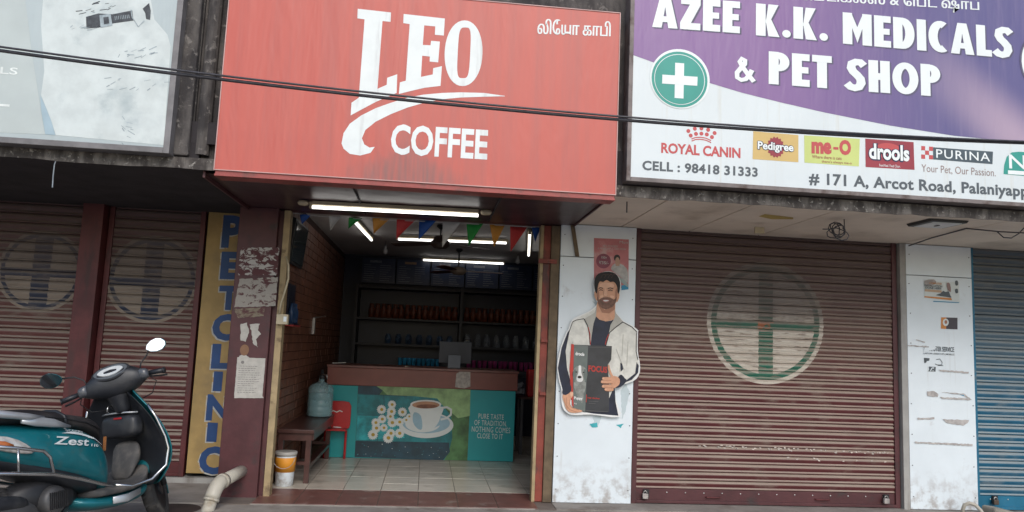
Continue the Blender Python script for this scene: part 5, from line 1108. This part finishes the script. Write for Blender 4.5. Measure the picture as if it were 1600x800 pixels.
# right side rail (leg guard tube) running along the body
P_('side_rail', MB().tube([(-.90, -.10, .56), (-.82, -.24, .535), (-.62, -.275, .505), (-.40, -.285, .47), (-.20, -.275, .415), (-.02, -.255, .36), (.08, -.245, .335)], .011, 10).tube([(-.80, -.225, .68), (-.62, -.268, .645), (-.46, -.275, .61), (-.42, -.28, .57), (-.40, -.285, .475)], .010, 10).tube([(-.80, -.225, .68), (-.90, -.09, .70)], .010, 10).tube([(-.62, -.268, .645), (-.62, -.272, .51)], .007, 8), m_chr)
P_('side_rail', MB().tube([(-.90, .10, .56), (-.82, .24, .535), (-.62, .275, .505), (-.40, .285, .47), (-.20, .275, .415), (-.02, .255, .36), (.08, .245, .335)], .011, 10).tube([(-.80, .225, .68), (-.62, .268, .645), (-.46, .275, .61), (-.42, .28, .57), (-.40, .285, .475)], .010, 10), m_chr)
# footboard and lower body
P_('footboard', loft([(-.02, .30, .17, .03, 5), (.08, .292, .195, .025, 5), (.34, .292, .20, .025, 5), (.44, .33, .19, .03, 5), (.50, .42, .17, .03, 5)], 20), m_floor, sub=1)
0 and P_('footboard_hump', loft([(.02, .36, .04, .03), (.1, .335, .05, .035), (.3, .335, .05, .035), (.42, .37, .05, .04), (.46, .45, .04, .05)], 14), m_floor)
P_('lower_panel', loft([(-.12, .27, .12, .035), (.02, .235, .185, .045), (.22, .222, .20, .048), (.40, .240, .19, .045), (.50, .27, .14, .04), (.54, .30, .08, .03)], 20), m_tealp, sub=1)
for s_ in (-1, 1):
    P_('side_step_trim', loft([(.12, .238, .004, .022, 2, s_*.203), (.24, .236, .005, .026, 2, s_*.209), (.36, .262, .004, .02, 2, s_*.202)], 12), m_silv)
# leg shield: thick curved shell, black inside, teal outside
def shield(xo, th, m, name, wsc=1.0, top=.92):
    prof = [(.27, .50, .25), (.36, .545, .31), (.46, .55, .345), (.56, .53, .345), (.66, .49, .32), (.75, .455, .28), (.84, .42, .215), (top, .40, .13)]
    nu = 12; vs = []; fs = []; nv = len(prof)
    for side in (0, 1):
        for z, x, hw in prof:
            for i in range(nu+1):
                u = -1+2*i/nu; vs.append((x+xo-.085*abs(u)**2.2+(th if side else 0)*(1.0 if abs(u) < 1 else .35), u*hw*wsc, z+(.02*abs(u)**2)))
    N = (nu+1)*nv
    for sd_ in (0, 1):
        for j in range(nv-1):
            for i in range(nu): k_ = sd_*N+j*(nu+1)+i; fs.append((k_, k_+1, k_+nu+2, k_+nu+1))
    for j in range(nv-1):
        for i in (0, nu): k_ = j*(nu+1)+i; fs.append((k_, k_+nu+1, k_+nu+1+N, k_+N))
    for i in range(nu):
        for j in (0, nv-1): k_ = j*(nu+1)+i; fs.append((k_, k_+1, k_+1+N, k_+N))
    return P_(name, MB().add(vs, fs), m, sub=1)
ish = shield(0, .018, m_blkp, 'inner_shield')
osh = shield(.042, .045, m_tealp, 'front_apron', 1.02, .93)
P_('apron_nose', loft([(.50, .62, .14, .24, 2.4), (.58, .62, .12, .21, 2.2), (.63, .61, .07, .14, 2), (.655, .60, .02, .05, 2)], 20), m_tealp, osh, sub=1)
for _v in osh.children[-1].data.vertices: _v.co.x += .075
gb = P_('glove_box', loft([(.475, .70, .17, .085, 4), (.42, .70, .165, .085, 4), (.375, .70, .15, .075, 4), (.36, .70, .13, .06, 4)], 22), m_blkp, sub=1)
P_('box_lip', MB().tube([(.40, -.16, .785), (.365, -.09, .79), (.355, 0, .792), (.365, .09, .79), (.40, .16, .785)], .006, 8), m_silv, gb)
P_('red_sticker', MB().obox((.356, -.02, .755), (.001, 0, 0), (0, .035, 0), (0, 0, .006)), m_redl, gb, smooth=False)
P_('ignition_lock', loft([(.375, .855, .03, .03, 2, -.055), (.35, .855, .028, .028, 2, -.055), (.335, .855, .018, .018, 2, -.055)], 14), m_steel)
P_('luggage_hook', MB().tube([(.39, .05, .85), (.34, .05, .84), (.335, .05, .81), (.35, .05, .80)], .006, 8), m_chr)
P_('lower_inner_panel', loft([(.475, .52, .13, .09, 3), (.44, .50, .12, .09, 3), (.42, .44, .10, .08, 3), (.38, .36, .09, .05, 3)], 18), m_floor, sub=1)
P_('column_fairing', loft([(.43, .86, .10, .06, 3), (.395, .86, .09, .055, 3), (.37, .87, .07, .045, 3)], 16), m_blkp, sub=1)
# front guard tube along the shield edge
for s_ in (-1, 1):
    P_('leg_guard', MB().tube([(.10, s_*.245, .335), (.22, s_*.265, .31), (.36, s_*.30, .33), (.44, s_*.355, .41), (.455, s_*.365, .52), (.44, s_*.355, .60), (.40, s_*.315, .74), (.375, s_*.27, .83)], .0095, 10), m_chr)
# steered parts
AX0, AXD = Vector((.42, 0, .90)), Vector((-.40, 0, .917)).normalized()
ST = Matrix.Translation(AX0) @ Matrix.Rotation(radians(33), 4, AXD) @ Matrix.Translation(-AX0)
def Sx(mb, ky=.86): mb.v = [tuple(ST @ Vector((v[0], v[1]*(ky if v[2] > .8 else 1), v[2]))) for v in mb.v]; return mb
hb = P_('handlebar_cowl', Sx(loft([(-.255, .985, .028, .028, 2, .325), (-.22, .99, .048, .044, 2.4, .33), (-.17, 1.000, .085, .075, 2.6, .345), (-.09, 1.004, .108, .102, 2.6, .36), (0, .998, .115, .118, 2.6, .365), (.09, 1.004, .108, .102, 2.6, .36), (.17, 1.000, .085, .075, 2.6, .345), (.22, .99, .048, .044, 2.4, .33), (.255, .985, .028, .028, 2, .325)], 22, axis='y')), m_blkp, sub=1)
P_('cowl_neck', Sx(MB().rings([[(.365+(.02 if z < .9 else 0)+hx*cos(2*pi*k_/18), hw*sin(2*pi*k_/18), z+.25*hx*cos(2*pi*k_/18)) for k_ in range(18)] for z, hw, hx in ((1.0, .15, .08), (.95, .125, .085), (.89, .088, .08), (.84, .068, .07), (.80, .058, .055), (.785, .03, .03))])), m_blkp, sub=1)
P_('head_cowl', Sx(loft([(-.17, 1.0, .03, .03, 2.4, .40), (-.10, 1.01, .07, .06, 2.4, .43), (0, 1.015, .085, .075, 2.4, .44), (.10, 1.01, .07, .06, 2.4, .43), (.17, 1.0, .03, .03, 2.4, .40)], 20, axis='y')), m_tealp, sub=1)
P_('headlight', Sx(loft([(-.11, 1.0, .02, .02, 2, .47), (-.06, 1.0, .05, .045, 2, .49), (0, 1.0, .058, .052, 2, .495), (.06, 1.0, .05, .045, 2, .49), (.11, 1.0, .02, .02, 2, .47)], 18, axis='y')), m_lens)
# instrument panel facing the rider
def dashp(rx, ry, d, n=26, cut=None):
    c0 = Vector((.292, 0, 1.062)); u = Vector((0, -1, 0)); v = Vector((.60, 0, .80)).normalized(); w_ = Vector((-.80, 0, .60)).normalized()
    rg = []
    for dd in (0, .006):
        rg.append([c0+w_*(d+dd)+u*rx*math.copysign(abs(cos(2*pi*i/n))**.9, cos(2*pi*i/n))*(1.0-.25*(sin(2*pi*i/n) < 0)*abs(sin(2*pi*i/n)))+v*ry*sin(2*pi*i/n) for i in range(n)])
    return MB().rings(rg)
ip = P_('instrument_panel', Sx(dashp(.150, .072, .006)), m_black, smooth=False)
P_('dial_rim', Sx(dashp(.132, .060, .012)), M('dial_dark', (.10, .11, .12), .2), ip, smooth=False)
P_('dial_face', Sx(dashp(.100, .038, .018)), M('dial_white', (.50, .52, .52), .25, var=.12, vs=30), ip, smooth=False)
P_('dial_needle', Sx(MB().obox((.273, 0, 1.075), (.006, 0, .008), (0, .014, 0), (-.002, 0, .002))), m_black, ip, smooth=False)
for s_ in (-1, 1):
    P_('switch_housing', Sx(loft([(s_*.185, 1.0, .040, .040, 2.8, .315), (s_*.235, .996, .044, .042, 2.8, .308), (s_*.28, .99, .034, .032, 2.6, .305)], 16, axis='y')), M('glossy_grey', (.07, .075, .085), .2), sub=1)
    P_('switch_block', Sx(MB().obox((.292, s_*.225, 1.014), (.008, 0, .006), (0, .016, 0), (-.006, 0, .008))), m_amb if s_ > 0 else m_silv, smooth=False, bevel=.002)
    P_('grip', Sx(MB().tube([(.31, s_*.265, .99), (.295, s_*.33, .982), (.275, s_*.395, .972)], [.0165, .017, .0175], 14).tube([(.275, s_*.395, .972), (.272, s_*.403, .971)], .021, 14)), m_blkp)
    P_('brake_lever', Sx(MB().tube([(.345, s_*.235, .985), (.365, s_*.275, .972), (.355, s_*.34, .955), (.335, s_*.40, .945)], [.008, .006, .006, .007], 8)), m_black)
    mc = Vector((.31, s_*.375, 1.165)) if s_ < 0 else Vector((.31, s_*.445, 1.14))
    P_('mirror_stem', Sx(MB().tube([(.335, s_*.20, 1.02), (.34, s_*.225, 1.08), (.335, s_*.285, 1.12), mc-Vector((-.015, s_*.06, .005))], .0055, 8)), m_black)
    # mirror head: leaf shaped, glass to the rear
    def leaf(sc_, x): return [(mc.x+x-(q[1]*sc_*.75 if s_ > 0 else 0), mc.y+s_*q[0]*sc_, mc.z+q[1]*sc_) for q in [(-.085, -.012), (-.07, .018), (-.03, .042), (.02, .050), (.06, .038), (.088, .008), (.085, -.02), (.05, -.045), (0, -.05), (-.05, -.038)]]
    mh = P_('mirror', Sx(MB().rings([leaf(.55, .035), leaf(.85, .025), leaf(1.0, .005), leaf(1.0, -.004), leaf(.93, -.008)], 0)), m_tealp, sub=1)
    P_('mirror_glass', Sx(MB().add([(p[0], p[1], p[2]) for p in leaf(.90, -.0125)]+[(p[0], p[1], p[2]) for p in leaf(.90, -.0095)], [tuple(range(10)), tuple(range(19, 9, -1))])), m_mirr, mh, smooth=False)
P_('brake_cable', Sx(MB().tube([(.33, -.26, .98), (.37, -.30, .93), (.40, -.24, .86), (.42, -.12, .84)], .004, 6)), m_black)
P_('brake_cable', Sx(MB().tube([(.33, .26, .98), (.37, .30, .93), (.40, .24, .86), (.42, .12, .84)], .004, 6)), m_black)
def wheel(cx, r, wd, xf=lambda m_: m_):
    t_r = r-.045; n = 40; rings = []
    for i in range(n+1):
        a = 2*pi*i/n; ring = []
        for k_ in range(12):
            q = 2*pi*k_/12; rr_ = r-.048+.048*cos(q); ring.append((cx+rr_*cos(a), wd*.5*sin(q), r+rr_*sin(a)))
        rings.append(ring)
    ty = P_('wheel', xf(MB().rings(rings, 0, False)), m_tyre)
    tb = MB()
    for i in range(44):
        a = 2*pi*i/44; s2 = 1 if i % 2 else -1
        c_ = Vector((cx+(r-.001)*cos(a), s2*wd*.2, r+(r-.001)*sin(a))); tb.obox(c_, Vector((-sin(a), 0, cos(a)))*.009, Vector((-sin(a)*.006, wd*.16, cos(a)*.006)), Vector((cos(a), 0, sin(a)))*.003)
    P_('tread_blocks', xf(tb), m_tyre, ty, smooth=False, kind='stuff')
    rm = MB().lathe((cx, 0, r), [(r-.075, -.04), (r-.085, -.03), (r-.09, 0), (r-.085, .03), (r-.075, .04), (r-.08, .04), (r-.1, .0), (r-.08, -.04)], 32, 0, 'y')
    for k_ in range(5):
        a = 2*pi*k_/5; rm.obox((cx+.07*cos(a), 0, r+.07*sin(a)), (.06*cos(a), 0, .06*sin(a)), (0, .014, 0), (-.014*sin(a), 0, .014*cos(a)))
    rm.lathe((cx, 0, r), [(.001, -.055), (.045, -.05), (.05, 0), (.045, .05), (.001, .055)], 18, 0, 'y')
    P_('rim', xf(rm), m_blkp, ty, smooth=False)
wheel(-.60, .222, .105)
wheel(.665, .222, .10, Sx)
P_('front_fork', Sx(MB().tube([(.50, 0, .72), (.57, 0, .55)], .03, 12).tube([(.57, -.075, .52), (.655, -.08, .235)], .02, 12).tube([(.57, .075, .52), (.655, .08, .235)], .02, 12).tube([(.57, -.08, .525), (.57, .08, .525)], .02, 10)), m_black)
rg = []
for i in range(13):
    a = radians(-12+i*13.5); c_ = Vector((.665+.245*cos(a), 0, .222+.245*sin(a))); rn = Vector((cos(a), 0, sin(a))); hw = .062*(1-.25*abs(i-6)/6)
    rg.append([c_+Vector((0, hw*cos(q), 0))+rn*(.028*sin(q)-.012) for q in [pi*k_/8 for k_ in range(9)]]+[c_+Vector((0, hw*.9*cos(q), 0))+rn*(.022*sin(q)-.018) for q in [pi-pi*k_/8 for k_ in range(9)]])
P_('front_fender', Sx(MB().rings(rg)), m_tealp)
# engine, muffler, stand
P_('engine_case', loft([(-.66, .27, .05, .07, 2.4, .11), (-.5, .28, .07, .09, 2.4, .11), (-.25, .29, .07, .085, 2.4, .10), (-.08, .29, .05, .06, 2.4, .09)], 16), m_muf)
P_('engine_block', loft([(-.5, .34, .10, .07, 3), (-.3, .36, .12, .10, 3), (-.12, .33, .12, .09, 3), (-.05, .31, .08, .06, 3)], 16), m_black)
fc = P_('fan_cover', MB().lathe((-.27, -.115, .31), [(.001, -.055), (.07, -.052), (.085, -.03), (.088, .02), (.08, .04)], 24, 0, 'y'), m_muf)
gr = MB()
for i in range(9): gr.box(-.33+i*.015, -.325+i*.015, -.178, -.171, .26, .36)
P_('cooling_slots', gr, m_black, fc, smooth=False, kind='stuff')
mf = P_('muffler', loft([(-.98, .305, .045, .045, 2.2, -.20), (-.96, .305, .062, .068, 2.2, -.20), (-.80, .30, .070, .080, 2.3, -.20), (-.62, .29, .070, .082, 2.3, -.20), (-.50, .275, .060, .068, 2.2, -.195), (-.44, .26, .035, .035, 2, -.19)], 22), m_muf, sub=1)
P_('heat_shield', loft([(-.92, .35, .045, .035, 2.4, -.225), (-.80, .36, .052, .045, 2.4, -.228), (-.62, .35, .050, .045, 2.4, -.228), (-.52, .33, .035, .03, 2.2, -.22)], 18), m_blkp, mf, sub=1)
P_('exhaust_pipe', MB().tube([(-.44, -.19, .26), (-.36, -.16, .22), (-.2, -.10, .20), (-.1, -.05, .25)], .016, 10), m_steel)
P_('side_stand', MB().tube([(-.10, .14, .25), (-.06, .24, .02)], .010, 8).tube([(-.06, .24, .012), (-.02, .25, .012)], .012, 8), m_black)
P_('centre_stand', MB().tube([(-.18, -.10, .22), (-.34, -.13, .12), (-.36, -.16, .10)], .011, 8).tube([(-.18, .10, .22), (-.34, .13, .12), (-.36, .16, .10)], .011, 8), m_black)
P_('fuel_cap_tag', MB().obox((.085, -.10, .60), (.004, .0, 0), (0, .010, 0), (.004, 0, .045)), M('orange_tag', (.30, .12, .04), .6), smooth=False)
# decals: lettering laid on the right body panel, following its curve
def on_body(x, z):      # outer side surface of the body panel
    S_ = [(-.90, .745, .035, .03), (-.86, .735, .085, .065), (-.78, .70, .135, .10), (-.62, .655, .18, .135), (-.42, .615, .20, .160), (-.22, .575, .20, .175), (-.06, .53, .185, .175), (.03, .48, .165, .16), (.09, .42, .13, .13), (.11, .36, .08, .09)]
    for a, c_ in zip(S_[:-1], S_[1:]):
        if a[0] <= x <= c_[0]:
            t_ = (x-a[0])/(c_[0]-a[0]); zc, hw, hh = [a[i]+(c_[i]-a[i])*t_ for i in (1, 2, 3)]
            q = min(.985, abs((z-zc)/hh)); return -hw*(1-q**2.6)**(1/2.6)-.0035
    return -.2
def body_text(s_, x0, x1, z0, z1, h, sh=.25, off=.02):
    me = text_mesh(s_, off, sh); vs = [v.co.copy() for v in me.vertices]; a0, a1 = min(v.x for v in vs), max(v.x for v in vs); b0, b1 = min(v.y for v in vs), max(v.y for v in vs); out = []
    for v in vs:
        t_ = (v.x-a0)/(a1-a0); x = x0+(x1-x0)*t_; z = z0+(z1-z0)*t_+(v.y-b0)/(b1-b0)*h; out.append((x, on_body(x, z), z))
    m = MB().add(out, [tuple(p.vertices) for p in me.polygons]); bpy.data.meshes.remove(me); return m
for _o in list(sc.children):
    if _o.name.split('.')[0] in ('body_panel', 'under_cover', 'seat', 'grab_rail', 'rail_shroud', 'rear_indicator', 'tail_light', 'fuel_cap_tag'): _o.location.x = .075
m_dec = M('decal_white', (.62, .66, .66), .3)
P_('decal_lettering', body_text('Zest', -.40, -.12, .640, .600, .050), m_dec, smooth=False)
P_('decal_lettering', body_text('Scooty', -.28, -.12, .70, .672, .034, .2, .01), m_dec, smooth=False)
P_('decal_lettering', body_text('110', -.11, -.04, .597, .586, .018, .2, .03), m_dec, smooth=False)
def body_stripe(pts, w0): 
    m = MB(); L = []
    for i, (x, z) in enumerate(pts):
        w_ = w0*sin(pi*(i+.15)/(len(pts)-.7)); L.append(((x, on_body(x, z+w_), z+w_), (x, on_body(x, z-w_), z-w_)))
    for a, c_ in zip(L[:-1], L[1:]): m.add([a[0], c_[0], c_[1], a[1]], [(0, 1, 2, 3)])
    return m
P_('decal_stripe', body_stripe([(-.32+i*.03, .70-.0*i-.00055*i*i*1.35) for i in range(12)], .008), m_dec, smooth=False)
P_('decal_stripe', body_stripe([(-.12+i*.02, .655-.0012*i*i) for i in range(9)], .007), m_dec, smooth=False)

for _o in list(sc.children):
    if _o.name.startswith('decal'): _o.location.x = .075

rl = random.Random(11)
b = MB()
for i in range(26):
    x, y = rl.uniform(-2.3, 4.6), rl.uniform(-.75, -.28); r_ = rl.uniform(.006, .02)
    if -2 < x < -1.6: continue
    b.add([(x+r_*cos(a)*rl.uniform(.6, 1.2), y+r_*sin(a)*rl.uniform(.5, 1.1), -.0105+rl.uniform(0, .004)) for a in (0, 1.2, 2.4, 3.6, 4.9)], [(0, 1, 2, 3, 4)])
b.build('litter', M('leaf_litter', (.16, .12, .08), .9, var=.5, vs=20), None, kind='stuff', label='small scraps and dry leaves scattered along the shop step', category='litter')
